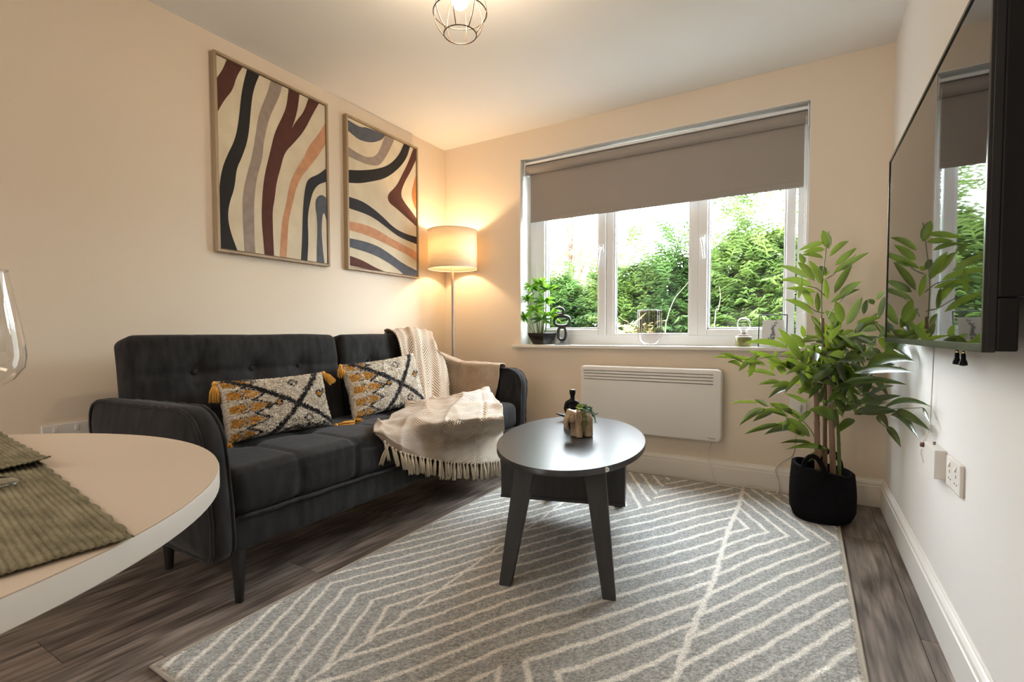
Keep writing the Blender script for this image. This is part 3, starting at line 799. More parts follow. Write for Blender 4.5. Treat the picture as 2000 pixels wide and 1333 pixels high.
# bunched on the seat and falling over its front edge
Zs = lambda px, py, z: at(px, py, z=z)
Fx = lambda px, py, x: at(px, py, x=x)
rows = [
 [Zs(800, 800, .482), Zs(828, 786, .487), Zs(868, 781, .49), Zs(908, 777, .49), Zs(948, 775, .49), Zs(972, 787, .485)],
 [Zs(772, 808, .498), Zs(818, 783, .52), Zs(866, 779, .53), Zs(912, 766, .555), Zs(946, 757, .572), Zs(974, 781, .52)],
 [Zs(757, 816, .502), Zs(808, 796, .525), Zs(860, 792, .52), Zs(908, 786, .535), Zs(950, 778, .54), Zs(977, 790, .51)],
 [Zs(742, 824, .50), Zs(798, 812, .51), Zs(852, 808, .507), Zs(902, 803, .508), Zs(952, 797, .508), Zs(981, 801, .503)],
 [Zs(731, 832, .492), Zs(787, 828, .492), Zs(842, 826, .490), Zs(893, 822, .488), Zs(945, 818, .486), Zs(984, 818, .484)],
 [Fx(730, 841, -1.60), Fx(780, 848, -1.590), Fx(836, 852, -1.585), Fx(889, 850, -1.58), Fx(940, 845, -1.575), Fx(985, 840, -1.575)],
 [Fx(738, 851, -1.596), Fx(778, 868, -1.59), Fx(833, 876, -1.58), Fx(884, 878, -1.575), Fx(936, 874, -1.57), Fx(984, 870, -1.565)],
 [Fx(748, 862, -1.596), Fx(782, 884, -1.59), Fx(832, 896, -1.58), Fx(882, 904, -1.572), Fx(932, 906, -1.565), Fx(979, 902, -1.56)]]
def wr(u, v, p):
    q = max(0, 1-v*1.2)
    n_ = mnoise.noise(p*5); left = max(0, 1-u*1.9)
    a = (1-abs(sin(u*8-v*5.5+1.6*n_)))**2*.030*(.3+q)*(.35+left)          # slanting folds at the bunched end
    b_ = (1-abs(sin(u*11+.8*n_+v)))**3*.016*(1 if v > .45 else .5)         # soft vertical folds down the front
    c_ = -.016*math.exp(-((u-.74-.06*v)/.018)**2)*min(1, v*2)               # one deep crease
    d_ = .020*math.exp(-((v-.30-.10*u)/.05)**2)*max(0, u-.45)*2              # rolled fold towards the arm
    return a+b_+c_+d_+.007*mnoise.noise(p*13)*(1+q)-.008
_, S2 = drape('seat_drape', rows, 96, 84, wr, (.1, .6), lambda u, v: min(1, .30+1.15*max(0, u-.40)+.25*sin(u*9+v*6)*(1-v)), 3)
hem_pts = S2[-96:]
# fringe: knotted tassels along the hem
def tassel_mesh(seed):
    rg = random.Random(seed); b = MB(); b.ball((0, 0, -.004), (.0065, .0065, .007), 8, 5)
    for k in range(12):
        a = rg.uniform(0, 6.28); q = rg.random()**.5*.0075; l = .086*rg.uniform(.88, 1.06)
        b.tube([(q*.4*cos(a), q*.4*sin(a), -.006), (q*1.1*cos(a), q*1.1*sin(a), -.04), (q*1.5*cos(a)+rg.uniform(-.003, .003), q*1.5*sin(a), -l)], [.0026, .0031, .0022], 4)
    return b
TM = []
for k in range(5):
    b = tassel_mesh(k); o = b.build('fringe_tassel', M_fringe, None, True); o.parent = throw; TM.append(o); 
rg = random.Random(5); L_ = [0]
for a, b in zip(hem_pts, hem_pts[1:]): L_.append(L_[-1]+(b-a).length)
nT = 36
for k in range(nT):
    s = L_[-1]*(k+.3)/nT+rg.uniform(-.004, .004); i = next(i for i in range(len(L_)-1) if L_[i+1] >= s or i == len(L_)-2)
    q = (s-L_[i])/max(1e-6, L_[i+1]-L_[i]); p = hem_pts[i].lerp(hem_pts[i+1], q)
    o = TM[k] if k < 5 else copy(TM[k % 5], throw)
    o.location = p-throw.location+Vector((.005, 0, .002)); sw = .5*max(0, 1-k/14)
    o.rotation_euler = (rg.uniform(-.12, .12)+sw*.5, rg.uniform(-.15, .06), rg.uniform(0, 6.28) if k % 2 else 0); o.scale = (1, 1, rg.uniform(.9, 1.1))

# ================================================================== FRAMED PAINTINGS
M_frame = mat('pale_oak_frame', (.30, .215, .13), .5, var=(12, (.40, .30, .19), (1, 1, .15)), bump=(60, .1))
M_canvas = mat('canvas_cream', (.70, .62, .47), .9, var=(9, (.62, .54, .40)), bump=(600, .3))
PAINT = {k: mat('paint_'+k, c, .8, var=(25, tuple(q*.8 for q in c)), bump=(500, .3)) for k, c in dict(
    maroon=(.085, .022, .014), black=(.009, .008, .009), taupe=(.33, .265, .225), peach=(.56, .285, .155), navy=(.024, .026, .034), slate=(.095, .105, .13), orange=(.55, .22, .07)).items()}
def c2(x, y): return 380+x/2.5635, 60+y/2.5635
def painting(label, y0, y1, z0, z1, stripes):
    t = thing('framed_painting', label, 'painting', (XL, (y0+y1)/2, z0))
    fw_, d = .013, .038; x0 = XL+.0008
    for a, b in (((x0, y0, z0), (XL+d, y0+fw_, z1)), ((x0, y1-fw_, z0), (XL+d, y1, z1)), ((x0, y0+fw_, z0), (XL+d, y1-fw_, z0+fw_)), ((x0, y0+fw_, z1-fw_), (XL+d, y1-fw_, z1))):
        MB().box(a, b, .0015).build('frame_bar', M_frame, t)
    g_ = .004; xc = XL+.030
    MB().box((x0, y0+fw_, z0+fw_), (XL+.012, y1-fw_, z1-fw_)).build('backing', M_dark, t)
    cy0, cy1, cz0, cz1 = y0+fw_+g_, y1-fw_-g_, z0+fw_+g_, z1-fw_-g_
    MB().box((XL+.012, cy0, cz0), (xc, cy1, cz1), .002).build('canvas', M_canvas, t)
    lay = 0
    for col, poly in stripes:
        P = []
        for q in poly:
            p = at(*c2(*q), x=xc); P.append((min(max(p.y, cy0+.001), cy1-.001), min(max(p.z, cz0+.001), cz1-.001)))
        # round the brushed outline by corner cutting where it is free of the canvas edge
        for it in range(2):
            Q = []
            for a, b in zip(P, P[1:]+P[:1]):
                edge = lambda p: min(p[0]-cy0, cy1-p[0], p[1]-cz0, cz1-p[1]) < .004
                if edge(a): Q.append(a)
                if not (edge(a) and edge(b)):
                    Q += [(a[0]*.75+b[0]*.25, a[1]*.75+b[1]*.25), (a[0]*.25+b[0]*.75, a[1]*.25+b[1]*.75)]
            P = Q
        P = [p for k, p in enumerate(P) if math.dist(p, P[k-1]) > 5e-4]
        tri = tessellate_polygon([[Vector((p[0], p[1], 0)) for p in P]])
        x = xc+.0006+lay*.00012; lay += 1
        o = make('painted_stripe', [(x, p[0], p[1]) for p in P], [t_ if (P[t_[1]][0]-P[t_[0]][0])*(P[t_[2]][1]-P[t_[0]][1])-(P[t_[1]][1]-P[t_[0]][1])*(P[t_[2]][0]-P[t_[0]][0]) > 0 else t_[::-1] for t_ in tri], PAINT[col], t)
        o['label'] = col.replace('slate', 'slate blue')+' painted stripe'
painting('striped abstract painting with a forked maroon stripe, above the middle of the sofa', 1.372, 2.043, 1.330, 2.305, [
 ('maroon', [(118, 122), (160, 140), (240, 176), (212, 225), (190, 300), (150, 345), (118, 405), (112, 230)][:0] or [(160, 138), (240, 176), (212, 225), (190, 300), (150, 345), (116, 405), (112, 235), (140, 195)]),
 ('black', [(262, 188), (245, 260), (232, 330), (222, 440), (205, 540), (160, 630), (135, 700), (118, 780), (116, 1000), (120, 1100), (215, 1120), (180, 1010), (165, 930), (175, 860), (200, 790), (210, 690), (235, 640), (270, 540), (285, 350), (300, 280), (324, 215)]),
 ('taupe', [(380, 240), (365, 310), (340, 370), (318, 430), (300, 560), (285, 640), (262, 720), (240, 820), (240, 920), (245, 1030), (250, 1125), (305, 1130), (300, 1050), (298, 950), (298, 850), (310, 740), (340, 640), (345, 560), (370, 450), (390, 400), (425, 330), (438, 262)]),
 ('maroon', [(470, 275), (460, 380), (440, 430), (400, 510), (375, 620), (350, 720), (338, 830), (335, 950), (345, 1060), (350, 1140), (398, 1145), (392, 1000), (390, 900), (400, 850), (410, 760), (430, 690), (450, 610), (500, 560), (550, 500), (590, 420), (622, 350), (570, 328), (545, 410), (510, 450), (482, 496), (495, 470), (515, 400), (525, 300)]),
 ('peach', [(672, 470), (620, 520), (570, 580), (545, 640), (505, 700), (475, 770), (460, 860), (440, 940), (432, 1030), (428, 1150), (460, 1155), (465, 1040), (470, 950), (490, 870), (505, 800), (535, 730), (570, 690), (620, 625), (672, 575)]),
 ('navy', [(674, 697), (620, 720), (570, 740), (555, 775), (545, 850), (540, 950), (538, 1050), (533, 1170), (565, 1175), (570, 1050), (565, 930), (580, 850), (595, 800), (620, 770), (674, 763)]),
 ('slate', [(674, 842), (635, 820), (610, 835), (602, 870), (612, 930), (615, 1000), (612, 1080), (612, 1180), (650, 1180), (640, 1080), (635, 1000), (640, 920), (650, 912), (674, 960)])])
painting('abstract painting with curving grey and black bands, nearest the floor lamp', 2.181, 2.850, 1.332, 2.303, [
 ('slate', [(764, 445), (830, 485), (860, 482), (955, 515), (940, 545), (900, 560), (860, 558), (820, 545), (790, 520), (764, 500)]),
 ('taupe', [(764, 580), (810, 610), (860, 635), (905, 632), (930, 590), (955, 508), (1000, 528), (985, 580), (965, 620), (935, 668), (905, 678), (860, 670), (810, 648), (764, 628)]),
 ('black', [(764, 695), (830, 700), (900, 695), (960, 680), (1000, 650), (1030, 610), (1047, 552), (1078, 565), (1065, 630), (1040, 670), (1000, 710), (950, 742), (890, 755), (830, 765), (764, 760)]),
 ('maroon', [(1095, 575), (1124, 590), (1113, 650), (1085, 700), (1050, 760), (1030, 820), (1050, 860), (1090, 910), (1124, 945), (1124, 985), (1060, 935), (1010, 890), (970, 860), (965, 820), (1010, 780), (1040, 720), (1070, 660)]),
 ('orange', [(1124, 725), (1090, 790), (1085, 830), (1100, 880), (1124, 905)]),
 ('navy', [(766, 830), (830, 850), (880, 880), (940, 930), (1000, 990), (1060, 1020), (1126, 1037), (1126, 1073), (1060, 1050), (1010, 1025), (960, 985), (900, 940), (850, 915), (766, 888)]),
 ('peach', [(766, 953), (850, 970), (920, 1000), (990, 1045), (1060, 1080), (1126, 1114), (1126, 1154), (1060, 1120), (990, 1085), (920, 1050), (850, 1020), (766, 998)]),
 ('slate', [(768, 1038), (850, 1055), (920, 1080), (980, 1120), (1040, 1165), (1126, 1205), (1126, 1240), (1045, 1235), (1010, 1190), (950, 1150), (890, 1120), (830, 1100), (768, 1083)]),
 ('maroon', [(768, 1126), (840, 1150), (900, 1185), (950, 1225), (870, 1215), (768, 1175)])])

# ================================================================== FLOOR LAMP
LX, LY = -2.288, 2.995
lamp = thing('floor_lamp', 'lit floor lamp with cream drum shade in the corner behind the sofa', 'floor lamp', (LX, LY, 0))
MB().lathe([(.001, 0), (.125, 0), (.128, .004), (.126, .014), (.02, .018), (.012, .022)], (LX, LY, 0), 36).build('base', M_metal, lamp, 'auto')
MB().lathe([(.0115, .018), (.0115, 1.49), (.006, 1.5)], (LX, LY, 0), 16).build('pole', M_metal, lamp, 'auto')
MB().lathe([(.018, 1.45), (.02, 1.46), (.02, 1.52), (.016, 1.53)], (LX, LY, 0), 16).build('bulb_holder', M_plastic, lamp, 'auto')
M_shade, _ = trans_mat('linen_shade', (.80, .72, .58), (.92, .80, .58), .33, 60)
sh = MB(); R0 = .184; zb_, zt_ = 1.408, 1.690
sh.lathe([(R0, zb_), (R0, zt_)], (LX, LY, 0), 64, cap=False)
so = sh.build('lamp_shade', M_shade, lamp, True); sd = so.modifiers.new('thickness', 'SOLIDIFY'); sd.thickness = .0015
rm = MB()
for z in (zb_, zt_): rm.tube([(LX+R0*cos(a*pi/24), LY+R0*sin(a*pi/24), z) for a in range(48)], .0028, 6, closed=True)
rm.build('shade_rim', mat('shade_binding', (.66, .55, .40), .8), so, True)
sp_ = MB()
for k in range(3):
    a = k*2*pi/3+.4; sp_.tube([(LX+.02*cos(a), LY+.02*sin(a), 1.455), (LX+.18*cos(a), LY+.18*sin(a), 1.455)], .0018, 6)
sp_.build('shade_spider', M_metal, lamp)
M_bulb = mat('lit_lamp_bulb', (1, .9, .7), .3, emit=(1, .70, .40, LAMP_L))
MB().ball((LX, LY, 1.562), .030, 16, 10).build('bulb', M_bulb, lamp, True)

# ================================================================== CEILING LIGHT
CX, CY, CZ = -1.150, 1.562, 2.142
cl = thing('ceiling_light', 'dark wire cage ceiling light with a lit round bulb', 'ceiling light', (CX, CY, H))
MB().lathe([(.05, 2.385), (.055, 2.399)], (CX, CY, 0), 28).build('ceiling_rose', M_cage, cl, 'auto')
MB().lathe([(.006, 2.30), (.006, 2.386)], (CX, CY, 0), 10).build('stem', M_cage, cl, 'auto')
MB().lathe([(.018, 2.225), (.021, 2.235), (.021, 2.285), (.012, 2.302)], (CX, CY, 0), 18).build('lamp_holder', M_cage, cl, 'auto')
def ring(r, z, w=.0022):
    return MB().tube([(CX+r*cos(a*pi/24), CY+r*sin(a*pi/24), z) for a in range(48)], w, 6, closed=True)
for r, z in ((.062, CZ-.080), (.1015, CZ), (.046, CZ+.095), (.020, CZ+.125)):
    ring(r, z).build('cage_ring', M_cage, cl, True)
for k in range(8):
    a = k*pi/4+.38; pr = [(.062, -.080), (.086, -.048), (.098, -.02), (.1015, 0), (.098, .025), (.082, .062), (.046, .095), (.020, .125)]
    Q = [Vector((CX+r*cos(a), CY+r*sin(a), CZ+z)) for r, z in pr]
    MB().tube([cr(Q, i/20) for i in range(21)], .0018, 6).build('cage_wire', M_cage, cl, True)
M_bulb2 = mat('lit_globe_bulb', (1, .92, .78), .3, emit=(1, .77, .52, BULB_L))
MB().ball((CX, CY, CZ+.048), .0325, 18, 12).build('bulb', M_bulb2, cl, True)

# ================================================================== RUG
def rug_line(x, y):
    """distance (m, roughly across the line) to the nearest woven line of the chevron design"""
    S1, S2 = -.275-.012*max(0, y-2)-.006*max(0, 2.2-y)*0, -1.098
    dsp = min(abs(x-S1), abs(x-S2))
    if x > S1:
        yy = y if y < 2.508 else 5.016-y
        k = (2.394-(yy-1.87*(x+.27)))/.1465; d = abs(k-round(k))*.1465*.47
    else:
        yy = y
        if -.70 < x and y < 1.165: yy = 2.33-y
        if x <= -.70 and x > S2 and y > 2.53: yy = 5.06-y
        if x <= S2 and y < 1.18: yy = 2.36-y
        gx = 1.58*min(-.28-x, .45)+(1.93*max(0, -.73-x) if x > -1.10 else 1.93*.37+2.1*(-1.10-x))
        k = (3.073-(yy+gx))/.148; d = abs(k-round(k))*.148*.49
    return min(d, dsp*.85 if abs(x-S1) < .05 else dsp*1.5)
RX0, RX1, RY0, RY1 = -1.530, .158, .634, 3.165
M_rug = attr_mat('woven_rug_pile', .95, bump=(420, .8), sheen=.1, speck=(240, .72, 1.28))
rug = thing('rug', 'grey rug woven with cream chevron lines on the wooden floor', 'rug', ((RX0+RX1)/2, (RY0+RY1)/2, 0))
st_ = .0052; nx, ny = int((RX1-RX0-.012)/st_), int((RY1-RY0-.012)/st_)
rs = np.random.RandomState(3)
V = []; cols = np.zeros((nx*ny, 3))
base = np.array((.385, .385, .368)); line = np.array((.82, .79, .73))
for j in range(ny):
    y = RY0+.006+(RY1-RY0-.012)*j/(ny-1)
    for i in range(nx):
        x = RX0+.006+(RX1-RX0-.012)*i/(nx-1)
        xx = x+.0022*sin(y*55)+.004*sin(y*7+x*9); yy = y+.003*sin(x*47)+.006*sin(x*8+y*3)
        q = rug_line(xx, yy)
        wgt = min(1, max(0, (.0105-q)/.005+rs.uniform(-.25, .25)))
        cols[j*nx+i] = (base*(1-wgt)+line*wgt)*(rs.uniform(.62, 1.38) if wgt < .5 else rs.uniform(.84, 1.12))
        e = min(x-RX0, RX1-x, y-RY0, RY1-y)
        V.append((x+rs.uniform(-.001, .001), y+rs.uniform(-.001, .001), .0115+rs.uniform(-.0016, .0016)-(.004 if e < .012 else 0)+.0012*mnoise.noise(Vector((x*6, y*6, 0)))))
Fs = [(j*nx+i, j*nx+i+1, (j+1)*nx+i+1, (j+1)*nx+i) for j in range(ny-1) for i in range(nx-1)]
o = make('pile', V, Fs, M_rug, rug, True); dye(o, cols)
MB().box((RX0+.003, RY0+.003, .0006), (RX1-.003, RY1-.003, .008)).build('backing', mat('rug_backing', (.35, .31, .26), .9), rug)
eb = []
for a, b in (((RX0, RY0), (RX1, RY0)), ((RX1, RY0), (RX1, RY1)), ((RX1, RY1), (RX0, RY1)), ((RX0, RY1), (RX0, RY0))):
    eb += [Vector((a[0]+(b[0]-a[0])*k/20, a[1]+(b[1]-a[1])*k/20, .0062)) for k in range(20)]
MB().tube(eb, .0056, 6, closed=True).build('bound_edge', mat('rug_binding', (.40, .36, .30), .9, bump=(500, .8)), rug, True)

# ================================================================== COFFEE TABLE
M_tt = mat('charcoal_wood_top', (.028, .029, .032), .29, spec=.42, var=(5, (.040, .040, .043), (1, 12, 1), 6), bump=(18, .05, (1, 14, 1)))
M_tb = mat('charcoal_wood', (.012, .0115, .012), .5, var=(5, (.018, .0175, .0175), (8, 8, 1), 5), bump=(25, .06, (8, 8, 1)))
TC = Vector((-.871, 1.997, 0)); TA = Vector((-.287, .958, 0)); TB = Vector((.958, .287, 0)); TZ = .465
def tl(a, b, z): return TC+TA*a+TB*b+Vector((0, 0, z))
ct = thing('coffee_table', 'oval charcoal coffee table with splayed tapered legs on the rug', 'coffee table', TC)
n = 96; A_, B_ = .553, .311
def oval(k, ins=0):
    a = 2*pi*k/n; return cos(a)*(A_-ins), sin(a)*(B_-ins)
prof = [(.0015, TZ-.022), (0, TZ-.0205), (0, TZ-.0015), (.0012, TZ)]
V = [tl(*oval(k, i), z) for i, z in prof for k in range(n)]
Fs = [(r_*n+k, r_*n+(k+1) % n, (r_+1)*n+(k+1) % n, (r_+1)*n+k) for r_ in range(3) for k in range(n)]+[tuple(range(n))[::-1], tuple(3*n+k for k in range(n))]
MB().add(V, Fs).build('table_top', M_tt, ct, 'auto')
def lbox(a0, a1, b0, b1, z0, z1, bev=.0015):
    t = MB().box((a0, b0, z0), (a1, b1, z1), bev); t.V = [tl(v.x, v.y, v.z) for v in t.V]; return t
# open storage box under the top: two long sides, end panels, floor
zb0, zb1 = .222, TZ-.0225
lbox(-.085, .33, -.300, .228, zb0, zb0+.016).build('box_floor', M_tb, ct)
lbox(-.100, -.085, -.300, .228, zb0-.004, zb1).build('box_end', M_tb, ct)
lbox(.330, .345, -.300, .228, zb0-.004, zb1).build('box_end', M_tb, ct)
lbox(-.085, .33, .214, .228, zb0+.016, zb1).build('drawer_front', M_tb, ct)
lbox(-.085, .33, -.300, -.286, zb0+.016, zb1).build('box_side', M_tb, ct)
lbox(-.102, .347, -.302, .230, zb0-.018, zb0-.0045).build('box_plinth', M_tb, ct)
for sa, sb_, foot in ((-1, -1, (-.916, 1.502)), (-1, 1, (-.559, 1.598)), (1, -1, (-1.185, 2.398)), (1, 1, (-.823, 2.488))):
    f = Vector((*foot, 0))-TC; fa, fb = f.dot(TA), f.dot(TB)
    ta, tb = sa*.385, sb_*.125
    V = []
    for z, ca, cb, wa, wb_ in ((.0125, fa, fb, .017, .022), (TZ-.0225, ta, tb, .024, .038)):
        for u, v in ((-1, -1), (1, -1), (1, 1), (-1, 1)): V.append(tl(ca+u*wa, cb+v*wb_, z))
    bmx = MB().add(V, [(3, 2, 1, 0), (4, 5, 6, 7), (0, 1, 5, 4), (1, 2, 6, 5), (2, 3, 7, 6), (3, 0, 4, 7)])
    o = bmx.build('leg', M_tb, ct); bv = o.modifiers.new('edge', 'BEVEL'); bv.width = .002; bv.segments = 2
# small maker's sticker on the rim
p = at(1181, 914, z=TZ-.011); ps = Vector((p.x, p.y, TZ-.011)); out = Vector((ps.x-TC.x, ps.y-TC.y, 0)).normalized()
la, lb = (ps-TC).dot(TA), (ps-TC).dot(TB); s = 1.004/sqrt((la/A_)**2+(lb/B_)**2); ps = tl(la*s, lb*s, TZ-.011)
tan = Vector((-out.y, out.x, 0))
sb2 = MB(); sb2.add([ps+tan*(.0085*cos(a*pi/8))+Vector((0, 0, .0085*sin(a*pi/8)))+out*.0008 for a in range(16)]+[ps+tan*(.0085*cos(a*pi/8))+Vector((0, 0, .0085*sin(a*pi/8)))-out*.002 for a in range(16)], [tuple(range(16))]+[(i, 16+i, 16+(i+1) % 16, (i+1) % 16) for i in range(16)])
st2 = sb2.build('sticker', M_plastic, ct)
MB().tube([ps+out*.0012+tan*x+Vector((0, 0, z)) for x, z in ((-.003, -.004), (-.002, .004), (0, -.001), (.002, .004), (.003, -.004))], .0006, 4).build('sticker_mark', M_dark, st2)

# ================================================================== ELEPHANT PLANTER with succulents
M_clay = mat('tan_glazed_clay', (.34, .235, .14), .38, var=(26, (.45, .335, .215)), bump=(40, .15))
M_suc = mat('succulent_green', (.06, .17, .08), .4, var=(60, (.17, .33, .18)))
M_suc2 = mat('lime_succulent', (.30, .45, .03), .45)
M_suc3 = mat('olive_trailing_succulent', (.13, .15, .035), .5)
EP = at(1122, 856, z=TZ)+Vector((.008, .035, 0)); EP.z = TZ+.0008
ex = (-CR).copy(); ex.z = 0; ex.normalize(); ey = Vector((0, 0, 1)).cross(ex); 
if ey.dot(CPOS-EP) < 0: ey = -ey
a = radians(28); ex, ey = ex*cos(a)+ey*sin(a), ey*cos(a)-ex*sin(a)      # head turned a little to the viewer
def el(x, y, z): return EP+ex*x+ey*y+Vector((0, 0, z))
ep = thing('elephant_planter', 'tan ceramic elephant planter filled with succulents on the oval table', 'planter', EP)
b = MB()
def blob(x, y, z, rx, ry, rz, n=18):
    t = MB().ball((0, 0, 0), (rx, ry, rz), n, 12); b.add([el(x+v.x, y+v.y, z+v.z) for v in t.V], t.F)
def limb(pts, R): b.tube([el(*p) for p in pts], R, 12)
blob(-.012, 0, .083, .046, .036, .040); blob(-.030, 0, .075, .032, .036, .046); blob(.008, 0, .088, .030, .034, .034)
for y in (-.017, .017):
    limb([(-.036, y, .001), (-.036, y, .085)], [.021, .020]); limb([(.014, y, .001), (.016, y, .085)], [.0165, .017])
blob(.040, 0, .092, .026, .027, .030); blob(.050, 0, .110, .017, .018, .014)
limb([(.052, 0, .098), (.066, 0, .086), (.072, 0, .066), (.069, 0, .048), (.061, 0, .038)], [.018, .015, .012, .010, .008])
o = b.build('body', M_clay, ep); remesh(o, .0028, 5)
for sg in (1, -1):
    e = MB(); t = MB().ball((0, 0, 0), (.017, .0055, .029), 18, 12)
    e.add([el(.030+v.x+.25*v.z*.3, sg*(.033+v.y+.010*(v.x/.017)**2*0), .092+v.z) for v in t.V], t.F)
    rim = MB(); e.tube([el(.030+.0155*cos(q*pi/12), sg*.0365, .092+.027*sin(q*pi/12)) for q in range(24)], .0028, 6, closed=True)
    e.build('ear', M_clay, ep, True)
for sg in (1, -1): MB().ball(el(.058, sg*.0165, .102), .0024, 8, 6).build('eye', M_dark, ep, True)
def rosette(c, r, material, tilt, name='rosette', nl=18):
    c = Vector(c); t = MB(); Z = Vector(tilt).normalized(); X = Z.orthogonal().normalized(); Y = Z.cross(X)
    for k in range(nl):
        a = k*2.39996; q = (k+.6)/nl; rad = r*q**.6; up = (1-q)*.9+.12
        d = X*cos(a)+Y*sin(a); s = X*-sin(a)+Y*cos(a); tip = c+d*rad+Z*(r*.55*up); mid = c+d*rad*.62+Z*(r*.28*up)
        w_ = r*.26*(.5+q*.5); n0 = [c+d*rad*.1, mid+s*w_-Z*.0, tip, mid-s*w_, mid-Z*r*.10]
        t.add(n0, [(0, 1, 2), (0, 2, 3), (0, 4, 1), (1, 4, 2), (2, 4, 3), (3, 4, 0)])
    return t.build(name, material, ep, True)
nv = (CPOS-EP).normalized()
rosette(el(-.014, .016, .126), .030, M_suc, nv+Vector((0, 0, 1.0)), nl=20)
rosette(el(-.038, .014, .117), .026, M_suc, nv+Vector((.4, 0, .5)), nl=20)
rosette(el(.016, .020, .132), .022, M_suc2, nv+Vector((0, 0, .8)), nl=14)
rosette(el(-.02, -.012, .126), .022, M_suc, Vector((.2, .3, 1)), nl=16)
def trail(pts, material, r=.0042, name='trailing_stem'):
    Q = [Vector(p) for p in pts]; t = MB(); rg = random.Random(len(pts)); t.tube([cr(Q, k/12) for k in range(13)], .0012, 5)
    N_ = 16
    for k in range(N_):
        p = cr(Q, k/(N_-1))
        for q in range(2): t.ball(p+Vector((rg.uniform(-1, 1), rg.uniform(-1, 1), rg.uniform(-1, 1)))*r*.9, (r*.8, r*.8, r*.55), 7, 5)
    t.build(name, material, ep, True)
trail([el(.004, .026, .120), el(.008, .041, .105), el(.006, .044, .080), el(.002, .043, .055), el(.004, .041, .035)], M_suc3, .0045)
trail([el(-.004, .030, .118), el(-.004, .043, .098), el(-.006, .045, .075), el(-.004, .044, .058)], M_suc3, .0042)
trail([el(-.046, .010, .112), el(-.062, .012, .104), el(-.072, .014, .085), el(-.077, .014, .062)], M_suc, .0045)
trail([el(-.044, -.006, .114), el(-.060, -.004, .108), el(-.074, 0, .088)], M_suc, .0045)

# ================================================================== SEATED BLACK FIGURE WITH A LONG DISH
FP = at(1117, 838, z=TZ); FP.z = TZ+.0008
fx = CR.copy(); fx.z = 0; fx.normalize(); fy = Vector((-fx.y, fx.x, 0))
def fl_(x, y, z): return FP+fx*x+fy*y+Vector((0, 0, z))
fg = thing('figurine', 'black seated figurine with flat topped head behind the elephant planter', 'figurine', FP)
b = MB()
def fblob(c, r, n=16):
    t = MB().ball((0, 0, 0), r, n, 10); b.add([fl_(c[0]+v.x, c[1]+v.y, c[2]+v.z) for v in t.V], t.F)
fblob((.004, .03, .062), (.026, .022, .026)); fblob((.004, .03, .095), (.023, .017, .030)); fblob((.004, .03, .122), (.027, .017, .017))
fblob((-.018, .03, .118), (.011, .012, .013)); fblob((.026, .03, .118), (.011, .012, .013))
b.tube([fl_(.006, .03, .13), fl_(.006, .03, .157)], [.0115, .010], 12)
b.tube([fl_(.006, .029, .153), fl_(.006, .029, .166), fl_(.006, .029, .184)], [.0105, .0150, .0150], 14)
for sx in (-1, 1):
    b.tube([fl_(.004+sx*.027, .03, .118), fl_(.004+sx*.034, .028, .092), fl_(.004+sx*.028, .012, .070)], [.009, .0075, .0065], 10)
    b.tube([fl_(.004+sx*.014, .026, .052), fl_(-.004+sx*.014, .000, .062), fl_(-.018+sx*.012, -.006, .030), fl_(-.022+sx*.012, -.008, .006)], [.014, .012, .0085, .0075], 10)
    b.tube([fl_(-.022+sx*.012, -.004, .006), fl_(-.024+sx*.012, -.020, .005)], [.007, .005], 8)
b.tube([fl_(.004, .032, .001), fl_(.004, .032, .06)], [.028, .022], 14)
o = b.build('body', M_blackm, fg); remesh(o, .0026, 4)
# the dish: long pointed boat shape, set down behind the planter
DP = at(1127, 822, z=TZ); DP = Vector((DP.x, DP.y, TZ+.0008))
ds = thing('boat_dish', 'long black pointed dish lying behind the planter and figurine', 'dish', DP)
e1 = at(1085, 812, z=TZ+.022)-at(1168, 818, z=TZ+.022); dx_ = Vector((e1.x, e1.y, 0)); half = at_near(DP, 1168, 822).__sub__(at_near(DP, 1085, 822)).length/2
dx_ = fx.copy(); dy_ = fy.copy(); V = []; nU, nW = 36, 12
def dishp(u, w_, off):
    wd = .046*max(0, 1-abs(u)**1.8)+.0008; x = u*half; y = w_*wd
    z = .002+.034*abs(u)**1.7+.018*(w_*w_)*max(.0, 1-abs(u)**2)+off
    return DP+dx_*x+dy_*(y+.0)+Vector((0, 0, z))
t = MB(); t.grid(lambda u, v: dishp(2*u-1, 2*v-1, .0), nU, nW)
o = t.build('dish_body', M_blackm, ds, True); sd = o.modifiers.new('thickness', 'SOLIDIFY'); sd.thickness = .004; sd.offset = 1

# ================================================================== DINING TABLE, PLACEMATS, GLASS
M_lam = mat('beige_table_laminate', (.60, .50, .40), .45, spec=.4)
M_edge = mat('white_table_edge', (.80, .79, .76), .5)
DZ, DR = .74, .4587; DC = Vector((-.908, -.029, 0))
dt = thing('dining_table', 'round white table in the foreground carrying olive placemats', 'table', DC)
MB().lathe([(DR-.001, DZ-.0012), (DR-.001, DZ)], DC, 128).build('table_top', M_lam, dt, 'auto')
MB().lathe([(DR-.002, DZ-.026), (DR, DZ-.0245), (DR, DZ-.0025), (DR-.0008, DZ-.0013)], DC, 128).build('edge_band', M_edge, dt, 'auto')
MB().lathe([(.24, 0), (.245, .006), (.235, .014), (.06, .024), (.04, .04), (.038, DZ-.05), (.16, DZ-.034), (.16, DZ-.0265)], DC, 40).build('pedestal', M_edge, dt, 'auto')
M_mat = mat('olive_ribbed_cotton', (.145, .128, .075), .95, var=(55, (.27, .24, .15), (.35, 1, 1)), bump=(320, .8), bdist=.003)
